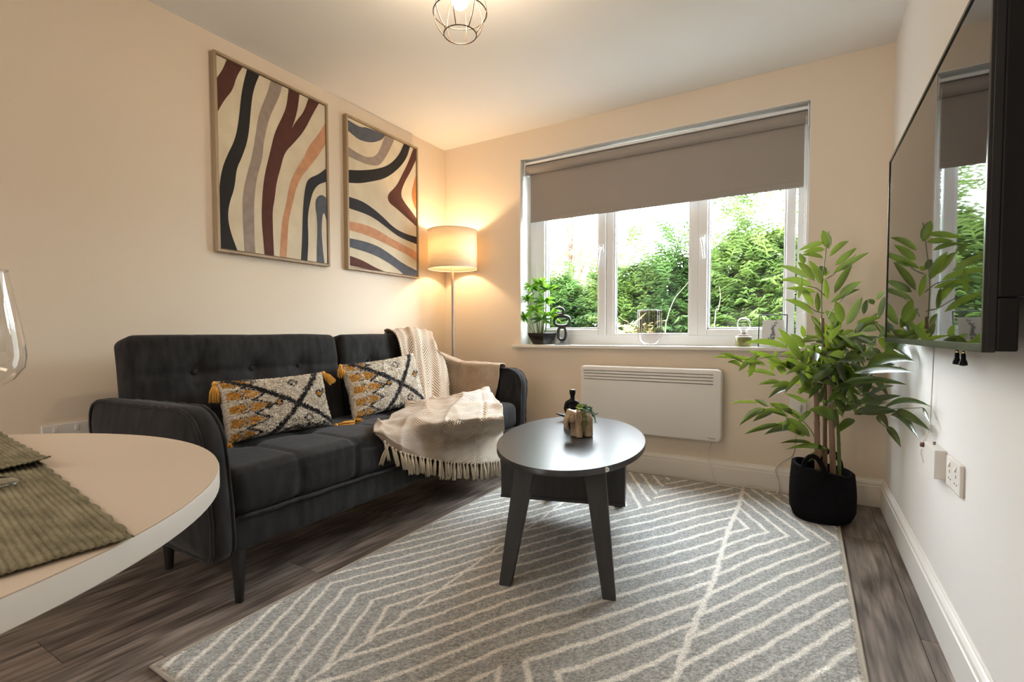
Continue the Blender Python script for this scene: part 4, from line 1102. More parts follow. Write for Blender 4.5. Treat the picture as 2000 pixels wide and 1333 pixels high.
def placemat(label, corner, ud, vd, lu, lv, z0, curl):
    corner = Vector((*corner, 0)); ud = Vector((*ud, 0)).normalized(); vd = Vector((*vd, 0)).normalized()
    nu, nv = 46, 360; rg = random.Random(int(z0*10000)); V = []; ribs = 58
    edge = [rg.uniform(-.0012, .0012) for _ in range(ribs+2)]
    for j in range(nv):
        v = j/(nv-1); rib = abs(sin(pi*v*ribs))
        for i in range(nu):
            u = i/(nu-1)
            x = u*lu+(edge[int(v*ribs)] if u < .01 or u > .99 else 0)+(.0016*rib if u > .99 else -.0016*rib if u < .01 else 0)
            hemf = .0012 if u < .085 or v < .03 or v > .97 else 0
            z = z0+.0017+.0016*rib+hemf+.0006*mnoise.noise(Vector((u*20, v*50, z0)))
            z += curl*max(0, 1-u/.10)**2*max(0, 1-v/.16)**1.0 + curl*.35*max(0, 1-v/.05)**2*(.6+.4*sin(u*9))
            V.append(corner+ud*x+vd*(v*lv+.0015*sin(u*60)*(1 if v < .01 else 0))+Vector((0, 0, z)))
    Fs = [(j*nu+i, j*nu+i+1, (j+1)*nu+i+1, (j+1)*nu+i) for j in range(nv-1) for i in range(nu-1)]
    o = make('placemat', V, Fs, M_mat, None, True, loc=corner+Vector((0, 0, z0)))
    sd = o.modifiers.new('thickness', 'SOLIDIFY'); sd.thickness = .0016; sd.offset = -1
    return tag(o, label, 'placemat', 'olive placemats on the round table')
placemat('olive ribbed placemat under the wine glass reaching the table rim', (-.503, .199), (-.9915, .130), (-.060, -.998), .42, .30, DZ+.0005, .0)
placemat('olive ribbed placemat overlapping the other with curled near edge', (-.872, .252), (-.994, .090), (-.090, -.996), .40, .30, DZ+.0062, .006)
M_glass = glass_mat('wine_glass', (.93, .935, .93), 1.0, 0, 1.6)
GP = at(-44, 960, z=DZ); GP.z = DZ+.0052
wg = thing('wine_glass', 'clear stemmed wine glass standing on the olive placemat', 'glass', GP)
gx_ = lambda pr: MB().lathe(pr, GP, 48, cap=False)
gx_([(.001, .0), (.036, .0), (.0365, .0012), (.030, .003), (.010, .006), (.0042, .012)]).build('foot', M_glass, wg, True)
gx_([(.0042, .012), (.0036, .04), (.0036, .085), (.0046, .105)]).build('stem', M_glass, wg, True)
gx_([(.0046, .105), (.018, .112), (.034, .122), (.0435, .136), (.0455, .150), (.0440, .170), (.0395, .200), (.0345, .232), (.0320, .250)]).build('bowl', M_glass, wg, True)
MB().tube([GP+Vector((.032*cos(k*pi/20), .032*sin(k*pi/20), .250)) for k in range(40)], .0009, 6, closed=True).build('rim', M_glass, wg, True)

# ================================================================== TELEVISION
M_scr = mat('glossy_screen', (.004, .004, .005), .02, spec=.85)
M_tvf = mat('dark_bezel', (.02, .019, .018), .25, .6)
TY0, TY1, TZ0, TZ1, TX = 1.192, 2.432, .884, 1.588, .278
tv = thing('television', 'black flat television on the right wall mirroring the window', 'television', (XR, (TY0+TY1)/2, TZ0))
MB().box((TX+.0015, TY0, TZ0), (TX+.016, TY1, TZ1), .002).build('panel', M_black, tv)
make('screen', [(TX, TY0+.010, TZ0+.016), (TX, TY1-.008, TZ0+.016), (TX, TY1-.008, TZ1-.008), (TX, TY0+.010, TZ1-.008)], [(0, 1, 2, 3)], M_scr, tv)
bz = MB(); e_ = .0035
bz.box((TX-.003, TY0, TZ1-.008), (TX+.003, TY1, TZ1+.001), .001).box((TX-.003, TY0, TZ0), (TX+.003, TY0+.010, TZ1-.008), .001).box((TX-.003, TY1-.008, TZ0), (TX+.003, TY1, TZ1-.008), .001)
bz.build('bezel', M_tvf, tv)
MB().box((TX-.003, TY0+.010, TZ0), (TX+.003, TY1-.008, TZ0+.016), .001).build('lower_bezel', M_tvf, tv)
MB().box((TX+.016, TY0+.002, TZ0+.098), (TX+.075, TY1-.06, TZ1-.03), .004).build('rear_housing', M_blackm, tv)
MB().box((TX+.016, TY0+.002, TZ0+.002), (TX+.046, TY1-.10, TZ0+.0975), .004).build('lower_housing', M_blackm, tv)
MB().box((TX+.075, 1.55, 1.08), (XR-.0005, 2.05, 1.40)).build('wall_bracket', M_blackm, tv)
for y, lb in ((1.700, 'black cable plug dangling under the television, the farther of two'), (1.640, 'black cable plug dangling under the television, the nearer of two')):
    t = thing('cable_plug', lb, 'plug', (.345, y, .84), 'cable plugs hanging below the television')
    MB().tube([(.345, y, .905), (.346, y, .885), (.345, y, .868)], .0022, 6).build('wire', M_blackm, t)
    MB().lathe([(.0035, .868), (.005, .863), (.0055, .853), (.0085, .845), (.009, .838), (.002, .836)], (.345, y, 0), 10).build('plug_body', M_blackm, t, 'auto')
    MB().lathe([(.004, .868), (.004, .8705), (.0035, .872)], (.345, y, 0), 8).build('brass_collar', mat('brass', (.55, .40, .15), .3, 1), t)

# ================================================================== WALL SOCKETS AND HEATER
sk = thing('double_socket', 'white double wall socket with switches low on the right wall', 'socket', (XR, 1.82, .52))
MB().box((XR-.0105, 1.745, .475), (XR-.0003, 1.892, .561), .003).build('plate', M_plastic, sk)
for yc in (1.785, 1.852):
    s = MB(); s.add([(XR-.0102, yc-.006, .534), (XR-.0102, yc+.006, .534), (XR-.0102, yc+.006, .552), (XR-.0102, yc-.006, .552), (XR-.0165, yc-.006, .536), (XR-.0165, yc+.006, .536)], [(0, 1, 5, 4), (4, 5, 2, 3), (0, 4, 3), (1, 2, 5)])
    s.build('rocker_switch', M_plastic, sk)
    h = MB(); h.box((XR-.0109, yc-.002, .516), (XR-.0103, yc+.002, .525)).box((XR-.0109, yc-.014, .498), (XR-.0103, yc-.008, .502)).box((XR-.0109, yc+.008, .498), (XR-.0103, yc+.014, .502))
    h.build('pin_slots', M_dark, sk)
ab = thing('aerial_box', 'white surface box with thin cables beside the double socket', 'wall box', (XR, 2.0, .52))
MB().box((XR-.030, 1.935, .474), (XR-.0003, 2.083, .562), .003).build('box_body', M_plastic, ab)
MB().tube([(XR-.034, 2.09, .556), (XR-.022, 2.10, .575), (XR-.012, 2.11, .60), (XR-.008, 2.11, .87)], .002, 6).build('aerial_cable', M_plastic, ab, True)
MB().tube([(XR-.036, 2.085, .535), (XR-.036, 2.096, .520), (XR-.030, 2.10, .495), (XR-.024, 2.085, .480)], .002, 6).build('aerial_cable', M_plastic, ab, True)
MB().lathe([(.006, -.006), (.0075, 0), (.006, .008)], (XR-.034, 2.088, .548), 10).build('connector', mat('brown_connector', (.12, .05, .035), .5), ab, True)
MB().lathe([(.003, -.005), (.004, .005)], (XR-.014, 2.03, .567), 8).build('connector', mat('grey_connector', (.2, .17, .15), .5), ab, True)
ls = thing('wall_socket', 'cream double socket on the left wall behind the round table', 'socket', (XL, .77, .52))
MB().box((XL+.0003, .703, .481), (XL+.010, .850, .567), .003).build('plate', M_plastic, ls)
for yc in (.743, .810):
    MB().box((XL+.0098, yc-.006, .537), (XL+.0135, yc+.006, .556), .001).build('rocker_switch', M_plastic, ls)
bs = thing('fused_socket', 'square white socket on the back wall behind the bamboo plant', 'socket', (-.025, YB, .51))
MB().box((-.068, YB-.010, .468), (.018, YB-.0003, .554), .003).build('plate', M_plastic, bs)
MB().box((-.052, YB-.040, .475), (-.008, YB-.0105, .522), .008).build('plug', M_plastic, bs)
MB().box((-.008, YB-.0135, .53), (.004, YB-.0102, .546), .001).build('rocker_switch', M_plastic, bs)

M_heat = mat('heater_enamel', (.80, .775, .73), .4)
HX0, HX1, HZ0, HZ1, HY = -1.309, -.412, .271, .704, 3.122
ht = thing('panel_heater', 'wide white electric panel heater under the window sill', 'heater', ((HX0+HX1)/2, YB, HZ0))
def rr(x0, x1, z0, z1, r, k=5):
    P = []
    for cx, cz, a0 in ((x1-r, z1-r, 0), (x0+r, z1-r, 90), (x0+r, z0+r, 180), (x1-r, z0+r, 270)):
        P += [(cx+r*cos(radians(a0+90*i/k)), cz+r*sin(radians(a0+90*i/k))) for i in range(k+1)]
    return P
GX0, GX1, GZ0, GZ1 = -1.279, -.459, .612, .674
bm = bmesh.new()
outer = [bm.verts.new((x, HY, z)) for x, z in rr(HX0+.010, HX1-.010, HZ0+.010, HZ1-.010, .022)]
inner = [bm.verts.new((x, HY, z)) for x, z in ((GX0, GZ0), (GX1, GZ0), (GX1, GZ1), (GX0, GZ1))]
ed = [bm.edges.new((L_[i], L_[(i+1) % len(L_)])) for L_ in (outer, inner) for i in range(len(L_))]
bmesh.ops.triangle_fill(bm, edges=ed, use_beauty=True)
prev = outer
for ins, y in ((.0055, HY+.0015), (.002, HY+.005), (0, HY+.011), (0, HY+.060)):
    cur = [bm.verts.new((x, y, z)) for x, z in rr(HX0+ins, HX1-ins, HZ0+ins, HZ1-ins, .026)]
    for i in range(len(cur)): bm.faces.new((prev[i], prev[(i+1) % len(cur)], cur[(i+1) % len(cur)], cur[i]))
    prev = cur
bm.faces.new(prev)
rec = [bm.verts.new((v.co.x, HY+.03, v.co.z)) for v in inner]
for i in range(4): bm.faces.new((inner[i], inner[(i+1) % 4], rec[(i+1) % 4], rec[i]))
bmesh.ops.recalc_face_normals(bm, faces=bm.faces[:]); bm.verts.index_update()
V = [v.co.copy() for v in bm.verts]; Fs = [[v.index for v in f.verts] for f in bm.faces]; bm.free()
o = make('casing', V, Fs, M_heat, ht, True); o.data.set_sharp_from_angle(angle=radians(35))
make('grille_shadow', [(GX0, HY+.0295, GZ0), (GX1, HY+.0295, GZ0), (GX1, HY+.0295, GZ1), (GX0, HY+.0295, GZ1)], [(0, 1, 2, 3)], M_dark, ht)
for k in range(3):
    z = GZ0+.0045+k*(GZ1-GZ0-.004)/3
    MB().add([(GX0, HY+.002, z), (GX1, HY+.002, z), (GX1, HY+.002, z+.0135), (GX0, HY+.002, z+.0135), (GX0, HY+.016, z+.003), (GX1, HY+.016, z+.003), (GX1, HY+.016, z+.0165), (GX0, HY+.016, z+.0165)],
             [(0, 1, 2, 3), (3, 2, 6, 7), (7, 6, 5, 4), (4, 5, 1, 0), (0, 3, 7, 4), (1, 5, 6, 2)]).build('slat', M_heat, ht)
for xx in (HX0+.15, HX1-.15): MB().box((xx-.02, HY+.058, .4), (xx+.02, YB-.0003, .6)).build('wall_bracket', M_dark, ht)
fc = bpy.data.curves.new('badge', 'FONT'); fc.body = 'Dimplex'; fc.size = .0125; fc.extrude = .0003; fc.align_x = 'CENTER'
tmp = bpy.data.objects.new('badge_tmp', fc); me = bpy.data.meshes.new_from_object(tmp); bpy.data.objects.remove(tmp)
me.materials.clear(); me.materials.append(M_dark); bo = bpy.data.objects.new('badge', me); link(bo, ht)
bo.location = Vector((-.463, HY-.0006, .2875))-ht.location; bo.rotation_euler = (radians(90), 0, 0)
bo['label'] = 'dark maker name badge'

# cables along the skirting
M_cable = mat('white_flex', (.74, .70, .64), .5)
def cable(pts, label, r=.0032):
    Q = [Vector(p) for p in pts]; o = MB().tube([cr(Q, k/60) for k in range(61)], r, 8).build('power_cable', M_cable, None, True, loc=Q[0]); tag(o, label, 'cable'); return o
Yk = YB-.022
cable([(-.470, 3.165, .272), at(1384, 880, y=YB-.006), at(1390, 915, y=YB-.012)+Vector((0, -.01, 0)), at(1396, 938, y=Yk-.004), at(1404, 947, z=.016), at(1425, 951, z=.016), at(1445, 955, z=.016)], 'white flex dropping from the heater to the floor')
cable([at(1447, 956, z=.016), at(1455, 951, z=.03), at(1470, 949, z=.03), at(1485, 955, z=.022), at(1497, 965, z=.016), at(1508, 966, z=.016), at(1519, 962, z=.018), at(1520, 940, y=Yk-.004), at(1514, 918, y=Yk-.004), at(1530, 900, y=YB-.008), at(1548, 888, y=YB-.008), at(1553, 850, y=YB-.008), (-.030, YB-.03, .474)], 'white flex looping over the skirting up to the socket behind the plant')

# ================================================================== TALL ARTIFICIAL BAMBOO IN A BASKET
def gloss_leaf(name, c1, c2, t):
    M, b = trans_mat(name, c1, t, .20)
    N = M.node_tree.nodes; L = M.node_tree.links
    oi = N.new('ShaderNodeObjectInfo'); mx = N.new('ShaderNodeMix'); mx.data_type = 'RGBA'
    mx.inputs['A'].default_value = (*c1, 1); mx.inputs['B'].default_value = (*c2, 1)
    pw_ = N.new('ShaderNodeMath'); pw_.operation = 'POWER'; pw_.inputs[1].default_value = 2.2; L.new(oi.outputs['Random'], pw_.inputs[0]); L.new(pw_.outputs[0], mx.inputs['Factor']); L.new(mx.outputs['Result'], b.inputs['Base Color'])
    b.inputs['Roughness'].default_value = .24; b.inputs['Specular IOR Level'].default_value = .6
    return M
M_bam = gloss_leaf('bamboo_leaf', (.0035, .0145, .005), (.032, .066, .006), (.30, .40, .03))
M_rib = mat('leaf_midrib', (.10, .17, .03), .5)
M_cane = mat('brown_cane', (.125, .068, .038), .5, var=(9, (.20, .115, .06), (3, 3, .6)))
M_stemg = mat('green_stem', (.10, .14, .03), .55)
M_bask = mat('black_woven_rope', (.004, .004, .0045), .9, spec=.1, bump=(200, .6))
BK = Vector((.090, 2.842, .0135))
pb = thing('bamboo_plant', 'tall artificial bamboo with long glossy leaves in a black basket', 'plant', BK)
# basket: coiled rope rows
br = []
rows_ = 20; Hb = .248
def bask_r(q): return .118+.014*min(1, q*6)*(1-q)+.006*sin(pi*q)
sqz = lambda a: 1+.03*sin(2*a+.6)+.012*sin(5*a)
b = MB(); prof = []
for k in range(rows_):
    z0 = Hb*k/rows_; q = k/rows_; r_ = bask_r(q); 
    for s in range(4): prof.append((r_+.0048*sin(pi*(s+.5)/4), z0+Hb/rows_*s/4))
prof = [(.001, .0015), (.09, .0015)]+[(r_, z+.0015) for r_, z in prof]+[(bask_r(1)-.004, Hb+.003), (bask_r(1)-.012, Hb), (bask_r(.9)-.014, Hb*.8)]
b.lathe(prof, (0, 0, 0), 72, sqz, cap=False)
b.V = [Vector((v.x*(1+.06*q_)*1.0, v.y, v.z+(.024*(-v.x)/.13)*max(0, v.z/Hb)+.004*sin(atan2(v.y, v.x)*3)*v.z/Hb))+BK for v in b.V for q_ in (v.z/Hb,)]
bo = b.build('basket', M_bask, pb, True)
for a0 in (radians(70), radians(250)):
    Q = []
    for k in range(13):
        q = k/12; a = a0+radians(-24+48*q); r_ = bask_r(1)+.002; h_ = .085*sin(pi*q)**.6
        Q.append(BK+Vector((r_*cos(a), r_*sin(a), Hb-.02-.02*cos(a)*1+h_)))
    MB().tube([cr(Q, k/30) for k in range(31)], [.011]*31, 8).build('basket_handle', M_bask, bo, True)
MB().lathe([(.001, 0), (.112, 0)], BK+Vector((0, 0, .20)), 40, cap=False).build('dried_moss', mat('dried_moss', (.045, .04, .025), 1, bump=(80, 1.0), bdist=.01), pb)
TD = depth(BK+Vector((0, 0, .5)))
def cane(pts, r, nm='cane', m_=None, dt=0):
    Q = [at_depth(x, y, TD+dt) for x, y in pts]; t = MB(); n_ = 40; R = []
    for k in range(n_+1):
        q = k/n_; node = (q*9) % 1; R.append(r*(1-.25*q)*(1.13 if node < .07 else 1))
    t.tube([cr(Q, k/n_) for k in range(n_+1)], R, 12); return t.build(nm, m_ or M_cane, pb, True)
cane([(1598, 945), (1596, 860), (1594, 770), (1590, 690)], .0135, dt=-.02)
cane([(1612, 945), (1611, 850), (1611, 760), (1606, 622)], .0105, dt=.02)
cane([(1628, 955), (1625, 860), (1621, 770), (1617, 700)], .0135, dt=-.03)
cane([(1640, 950), (1638, 860), (1634, 800)], .0085, 'cane', M_stemg, dt=0)
cane([(1605, 625), (1605, 560), (1612, 500), (1619, 452)], .0026, 'twig', M_stemg, dt=.02)
def limit(P):
    """keep a leaf off the walls, the television and the heater by sliding it along its line of sight"""
    def ok(p):
        xm = TX-.022 if (p.z > TZ0-.03 and p.y < TY1+.03) else XR-.022
        ym = HY-.02 if (p.x < HX1+.03 and HZ0-.02 < p.z < HZ1+.02) else (YB-.045)
        return p.x < xm and p.y < ym
    t = depth(P); d = (P-CPOS)/t
    while not ok(P) and t > 1.2: t -= .02; P = CPOS+d*t
    return P
LEAFN = [0]
def leaf(base, tip, width, parent=pb, material=M_bam, droop=.0, roll=0, name='leaf', nseg=8, fold=.38, rib=False):
    base = Vector(base); tip = Vector(tip); d = tip-base; l = d.length; d = d.normalized()
    view = (CPOS-base.lerp(tip, .5)).normalized()
    nrm = (view-d*view.dot(d)).normalized(); s = d.cross(nrm)
    c_, s_ = cos(roll), sin(roll); s, nrm = s*c_+nrm*s_, nrm*c_-s*s_
    if nrm.z < -.2: pass
    V = []; Fs = []
    for k in range(nseg+1):
        q = k/nseg
        wq = width*.5*(sin(pi*q**.74)**.78) if 0 < q < 1 else .0006
        c = base+d*(l*q)+Vector((0, 0, 1))*droop*l*(4*q*(1-q))*.5
        V += [c-s*wq+nrm*wq*fold, c, c+s*wq+nrm*wq*fold]
    for k in range(nseg):
        a = 3*k; Fs += [(a, a+1, a+4, a+3), (a+1, a+2, a+5, a+4)]
    o = make(name, V, Fs, material, parent, True)
    return o
rl = random.Random(11)
S_ = 2.0833
def px6(x, y): return 1380+x/S_, 420+y/S_
LV = [ # base x,y, tip x,y, width — traced spray by spray
 (497,138,475,70,34),(478,112,385,142,22),(480,140,400,152,22),(475,175,393,165,20),(500,170,572,113,24),(525,205,604,140,28),(515,237,648,160,24),(488,245,462,212,26),
 (470,285,422,195,30),(440,268,378,200,30),(412,258,308,212,26),(430,290,308,270,25),(445,315,332,300,22),(432,372,378,298,26),(435,405,328,350,24),(455,395,452,322,20),(374,340,388,258,18),(490,345,482,265,20),
 (520,320,586,212,28),(538,325,622,276,28),(505,358,614,308,24),(395,200,380,160,18),(398,168,398,196,14),(475,245,498,232,18),(540,225,588,205,20),
 (550,440,528,360,34),(568,450,628,346,34),(545,462,488,395,38),(518,505,528,430,32),(490,500,512,440,26),(640,405,652,350,22),(690,345,722,316,20),(680,365,662,345,22),(700,422,722,340,22),(640,462,690,405,26),(610,442,700,420,24),(600,480,692,440,30),(560,512,642,490,26),(530,540,628,495,26),(470,470,430,415,22),(470,500,445,450,24),
 (700,500,765,470,26),(720,540,800,530,26),(620,570,738,606,36),(650,622,832,600,44),(730,560,802,500,34),(700,500,742,570,32),(760,540,832,592,34),(600,642,822,640,32),(560,682,792,690,28),(540,702,586,640,24),(550,748,590,650,22),(620,702,656,630,30),(640,738,672,655,30),(660,735,752,700,20),(650,772,778,740,26),(625,700,690,665,28),(600,690,560,640,26),
 (620,802,762,800,38),(720,790,895,782,22),(880,785,908,848,12),(745,818,852,905,28),(770,800,898,872,32),(700,812,736,866,36),(735,860,786,938,26),(640,792,722,768,30),(600,832,535,886,34),(525,832,428,796,48),(490,782,520,862,40),(560,800,640,760,34),(600,812,700,800,30),(560,790,520,750,28),
 (390,600,300,474,34),(382,562,290,505,28),(400,542,348,490,32),(335,542,168,524,28),(285,590,180,558,24),(190,592,38,580,16),(150,602,62,566,18),(140,617,90,602,18),(172,662,200,568,26),(130,637,212,580,20),(262,642,282,560,24),(300,600,230,570,24),(330,620,252,600,26),(240,612,150,600,18),(280,655,170,640,18),(320,650,280,610,26),(350,640,330,580,30),
 (400,690,350,582,30),(380,642,300,602,30),(430,652,370,602,30),(422,722,385,648,36),(440,702,415,620,34),(345,702,260,742,26),(350,692,268,702,24),(412,767,328,730,18),(300,680,220,690,20),(450,640,430,560,34),(470,620,520,560,34),(440,600,390,560,30),(420,620,440,560,28),
 (210,765,102,768,12),(240,790,142,852,30),(272,800,196,838,26),(330,822,228,800,24),(300,852,168,888,22),(400,872,250,892,34),(392,882,300,850,30),(420,902,330,832,34),(432,932,312,930,16),(492,955,338,955,24),(496,950,396,1006,32),(340,832,312,872,24),(310,800,260,770,26),(350,810,290,770,26),(380,830,320,790,26),(400,900,340,880,26),(250,780,200,755,18)]
for bx, by, tx, ty, wd in LV:
    cx = (bx+tx)/2
    base_t = TD+.02
    if cx > 560: base_t -= (cx-560)/330*.55 if ty > 440 else (cx-560)/330*.25
    if cx < 420: base_t -= (420-cx)/380*.10
    jb = rl.uniform(-.07, .07); jt = jb+rl.uniform(-.06, .06)
    B_l = limit(at_depth(*px6(bx, by), base_t+jb)); T_l = limit(at_depth(*px6(bx+(tx-bx)*1.1, by+(ty-by)*1.1), base_t+jt))
    wm = wd/S_*depth(B_l)/F_PX*1.02
    leaf(B_l, T_l, wm, droop=rl.uniform(.06, .22), roll=rl.uniform(-.55, .55))
# dense heart of the plant
for k in range(175):
    bx, by = rl.gauss(530, 95), rl.gauss(625, 85); a = rl.uniform(0, 2*pi); l = rl.uniform(65, 120)
    if not (330 < bx < 760 and 470 < by < 800): continue
    t = TD+rl.uniform(-.14, .16)-(max(0, bx-560)/330*.5)
    B_l = limit(at_depth(*px6(bx, by), t)); T_l = limit(at_depth(*px6(bx+l*cos(a), by+l*.8*sin(a)+10), t+rl.uniform(-.1, .1)))
    leaf(B_l, T_l, rl.uniform(20, 31)/S_*t/F_PX, droop=rl.uniform(.05, .2), roll=rl.uniform(-.9, .9))
def twig2(pts, dts, r=.0026):
    Q = [limit(at_depth(*px6(x, y), TD+d)) for (x, y), d in zip(pts, dts)]
    MB().tube([cr(Q, k/20) for k in range(21)], [r*(1-.5*k/20) for k in range(21)], 6).build('twig', M_stemg, pb, True)
twig2([(450, 640), (380, 590), (280, 575), (150, 600)], (0, -.02, -.06, -.09)); twig2([(445, 760), (420, 700), (380, 650), (300, 610)], (0, 0, -.02, -.05))
twig2([(448, 930), (420, 870), (340, 800), (220, 770)], (0, 0, -.04, -.08)); twig2([(470, 560), (520, 600), (640, 540), (720, 480)], (0, 0, -.15, -.3))
twig2([(500, 780), (560, 760), (680, 790), (880, 785)], (0, -.05, -.2, -.55)); twig2([(510, 720), (560, 690), (640, 650), (790, 620)], (0, -.05, -.15, -.4))
twig2([(495, 420), (510, 390), (545, 350), (600, 300)], (.02, .02, .02, 0)); twig2([(478, 400), (440, 390), (400, 360), (350, 340)], (.02, .02, .0, 0))
twig2([(482, 330), (450, 300), (410, 290), (340, 275)], (.02, .02, .0, 0)); twig2([(488, 260), (520, 240), (560, 200), (610, 160)], (.02, .02, .0, 0))

# ================================================================== THINGS ON THE WINDOW SILL
ZS = SILL
def c4w(x, y): return 980+x/2.564, 180+y/2.564
# bamboo in a faceted black bowl
PP = Vector((-1.672, 3.268, ZS))
sp2 = thing('potted_palm', 'small bright green leafy plant in a square black bowl on the sill', 'plant', PP)
b = MB(); V = []
prof = [(.052, .001), (.060, .004), (.076, .03), (.090, .062), (.097, .086), (.093, .0865), (.088, .075), (.001, .072)]
ang = radians(-58)
for r_, z in prof:
    for k in range(4):
        a = ang+k*pi/2; V.append(PP+Vector((r_*1.12*cos(a), min(r_*1.12*sin(a), .1), z)))
Fs = [(i*4+k, i*4+(k+1) % 4, (i+1)*4+(k+1) % 4, (i+1)*4+k) for i in range(len(prof)-1) for k in range(4)]+[(3, 2, 1, 0)]
b.add(V, Fs); po = b.build('bowl', M_black, sp2); bv = po.modifiers.new('edge', 'BEVEL'); bv.width = .0015; bv.segments = 2
MB().box((PP.x-.05, PP.y-.05, ZS+.066), (PP.x+.05, PP.y+.05, ZS+.074)).build('soil', mat('potting_soil', (.03, .022, .016), 1, bump=(200, 1)), sp2)
M_palm = gloss_leaf('bright_palm_leaf', (.07, .24, .015), (.19, .44, .03), (.36, .66, .06)); M_palmd = gloss_leaf('dark_palm_leaf', (.02, .085, .02), (.05, .14, .03), (.14, .30, .05))
rp = random.Random(4)
crowns = []
for (sx, sy, cx, cy, dy) in ((188, 1200, 190, 960, 0), (165, 1200, 130, 1040, -.02), (205, 1200, 215, 1050, .0), (180, 1200, 170, 1090, -.03), (215, 1200, 245, 1120, -.02), (160, 1200, 110, 1130, -.01), (195, 1200, 200, 1140, -.035), (185, 1200, 150, 980, .01), (200, 1200, 235, 990, .0)):
    B_l = at(*c4w(sx, sy), y=PP.y+dy*.5); T_l = at(*c4w(cx, cy), y=PP.y+dy)
    MB().tube([B_l+Vector((0, 0, -.012)), B_l.lerp(T_l, .5)+Vector((rp.uniform(-.006, .006), 0, 0)), T_l], [.0036, .003, .0018], 6).build('stem', M_stemg, sp2, True)
    crowns.append(T_l)
for T_l in crowns:
    for k in range(25):
        a = rp.uniform(0, 2*pi); e = rp.uniform(-.45, .95); l = rp.uniform(.055, .095)
        d = Vector((cos(a), sin(a)*.7, e)).normalized(); tip = T_l+d*l-Vector((0, 0, .012))
        if tip.y > 3.335: tip.y = 3.335
        if tip.x < W0+.014: tip.x = W0+.014
        leaf(T_l, tip, rp.uniform(.014, .022), sp2, M_palm if rp.random() < .78 else M_palmd, droop=rp.uniform(.05, .25), roll=rp.uniform(-.8, .8), nseg=4)
# sculpture of three stacked rings
M_sc = mat('black_cast_metal', (.012, .012, .013), .38, bump=(60, .25))
SP = at(1097, 671, z=ZS); SP = Vector((-1.505, 3.262, ZS))
sc_ = thing('ring_sculpture', 'black sculpture of three stacked rings beside the small sill plant', 'sculpture', SP)
def sr(name, x0, x1, y0, y1, th, sq=2.6):
    a = at(x0+th/2, (y0+y1)/2, y=SP.y); b_ = at(x1-th/2, (y0+y1)/2, y=SP.y); t_ = at((x0+x1)/2, y0+th/2, y=SP.y); u_ = at((x0+x1)/2, y1-th/2, y=SP.y)
    c = (a+b_+t_+u_)/4; X = (b_-a)/2; Z = (t_-u_)/2; X.y = X.z = 0; Z.x = Z.y = 0; rr_ = (b_-a).length/(x1-x0-th)*th/2
    P = []
    for k in range(40):
        q = 2*pi*k/40; cx = abs(cos(q))**(2/sq)*(1 if cos(q) > 0 else -1); cz = abs(sin(q))**(2/sq)*(1 if sin(q) > 0 else -1); P.append(c+X*cx+Z*cz)
    MB().tube(P, rr_, 10, closed=True).build(name, M_sc, sc_, True)
sr('ring', 1087.5, 1108, 637, 667, 5.4); sr('ring', 1080, 1115.5, 615.5, 640, 5.4); sr('ring', 1081, 1103.5, 600, 617.5, 5.2, 2.2)
MB().lathe([(.001, 0), (.056, 0), (.060, .003), (.058, .007), (.035, .011), (.016, .016), (.014, .022)], SP, 36).build('base', M_sc, sc_, 'auto')
# fluted glass candle holder
VP = Vector((-.876, 3.262, ZS))
vg = thing('glass_hurricane', 'clear fluted glass candle holder in the middle of the sill', 'candle holder', VP)
M_vg = glass_mat('fluted_glass', (.66, .56, .51), .7, .03, 1.5)
flu = lambda a: 1+.035*abs(sin(11*a))
M_vc = glass_mat('clear_thick_glass', (.95, .935, .925), .5, 0, 1.5)
MB().lathe([(.045, .008), (.056, .016), (.070, .035), (.0765, .060), (.0775, .085)], VP, 72, cap=False).build('glass_foot_bowl', M_vc, vg, True)
hv = MB(); hv.lathe([(.0775, .085), (.0775, .233)], VP, 144, flu, cap=False)
ho = hv.build('glass_body', M_vg, vg, True)
MB().tube([VP+Vector((.0785*cos(k*pi/24), .0785*sin(k*pi/24), .233)) for k in range(48)], .0014, 6, closed=True).build('glass_rim', M_vc, vg, True)
MB().lathe([(.001, .006), (.045, .008)], VP, 40, cap=False).build('glass_bottom', M_vc, vg, True)
for k in range(3):
    a = k*2*pi/3+.5; MB().ball(VP+Vector((.038*cos(a), .038*sin(a), .005)), (.007, .007, .0052), 10, 6).build('foot', M_vc, vg, True)
# bulb lamp on a green base
LP = Vector((-.312, 3.262, ZS))
lb = thing('bulb_lamp', 'small table lamp with bare clear globe bulb on an olive base', 'table lamp', LP)
M_olive = mat('olive_marble', (.085, .090, .018), .3, var=(30, (.19, .175, .05)))
MB().lathe([(.044, .001), (.0455, .004), (.0455, .052), (.043, .055)], LP, 36).build('base', M_olive, lb, 'auto')
MB().lathe([(.0455, .0552), (.0455, .061), (.0435, .063)], LP, 36).build('base_rim', mat('ivory_rim', (.66, .60, .52), .5), lb, 'auto')
MB().lathe([(.031, .063), (.031, .070), (.027, .072)], LP, 28).build('socket_ring', mat('reddish_wood', (.12, .045, .035), .5), lb, 'auto')
MB().lathe([(.014, .072), (.0135, .085)], LP, 16).build('bulb_cap', M_metal, lb, 'auto')
M_clear = glass_mat('clear_bulb_glass', (.97, .98, .98), 1.0, 0, 1.45)
MB().lathe([(.0135, .085), (.016, .092), (.026, .102), (.036, .116), (.0405, .134), (.038, .152), (.028, .166), (.015, .173), (.0005, .1755)], LP, 36, cap=False).build('globe_bulb', M_clear, lb, True)
Pf = [LP+Vector((.010*sin(k*1.6), .004*cos(k), .118+.0022*k)) for k in range(13)]
MB().tube([LP+Vector((0, 0, .085)), LP+Vector((.002, 0, .118))]+Pf, .0006, 5).build('filament', M_metal, lb)
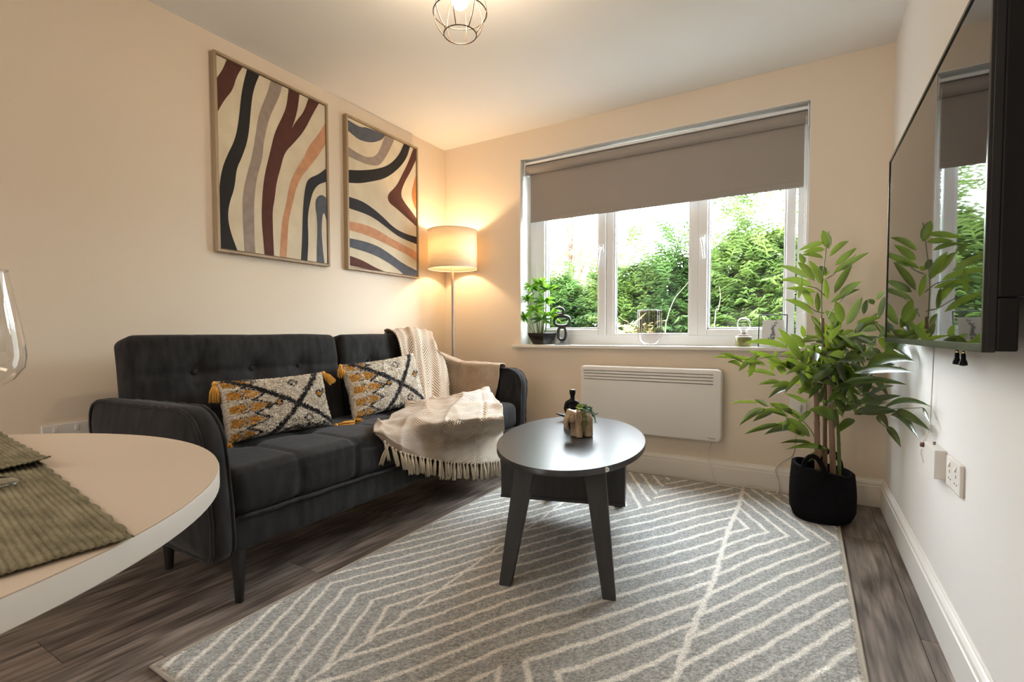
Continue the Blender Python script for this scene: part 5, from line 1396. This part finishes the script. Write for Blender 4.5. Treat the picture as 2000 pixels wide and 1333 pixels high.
# glass photo frame leaning back
fr_c = [at(1484, 676, y=3.20), at(1525, 681, y=3.20), at(1536, 611, y=3.265), at(1493, 612, y=3.265)]
fz = ZS+.001; BL = Vector((-.228, 3.196, fz)); BR = Vector((-.085, 3.205, fz)); lean = Vector((.0, .062, .186)); TL, TR = BL+lean, BR+lean
pf = thing('photo_frame', 'thin black and glass frame with a grey leaf print leaning on the sill', 'photo frame', (BL+BR)/2)
nf = (BR-BL).cross(lean).normalized()
for a, b_ in ((BL, BR), (BR, TR), (TR, TL), (TL, BL)): MB().tube([a, b_], .0028, 6).build('frame_bar', M_blackm, pf)
make('glass_sheet', [BL-nf*.0012, BR-nf*.0012, TR-nf*.0012, TL-nf*.0012], [(0, 1, 2, 3)], M_pane, pf)
uF = lambda u, v, o=0: BL+(BR-BL)*u+lean*v+nf*o
M_print = mat('printed_card', (.74, .74, .74), .8)
make('print', [uF(.12, .06), uF(.88, .06), uF(.88, .84), uF(.12, .84)], [(0, 1, 2, 3)], M_print, pf)
M_ink = mat('grey_leaf_ink', (.20, .20, .21), .8); rp = random.Random(9); lf = MB()
sgn = 1 if nf.dot(CPOS-BL) > 0 else -1
for k in range(46):
    q = k/46; c = (.25+.42*q+.10*sin(q*6), .10+.66*q); a = rp.choice((-1, 1))*rp.uniform(.4, 1.1)+.9; l = .16*(1-.5*q); w_ = .035
    d = (cos(a)*l, sin(a)*l*.8); s = (-d[1]*.22, d[0]*.22)
    cl_ = lambda p: uF(min(.87, max(.13, p[0])), min(.83, max(.07, p[1])), sgn*(.0006+.00001*k))
    lf.add([cl_(c), cl_((c[0]+d[0]*.5+s[0], c[1]+d[1]*.5+s[1])), cl_((c[0]+d[0], c[1]+d[1])), cl_((c[0]+d[0]*.5-s[0], c[1]+d[1]*.5-s[1]))], [(0, 1, 2, 3)])
lf.build('leaf_print', M_ink, pf)
MB().tube([uF(.5, .8, -sgn*.003), Vector(((BL.x+BR.x)/2, 3.318, fz+.001))], .0018, 6).build('easel_strut', M_blackm, pf)
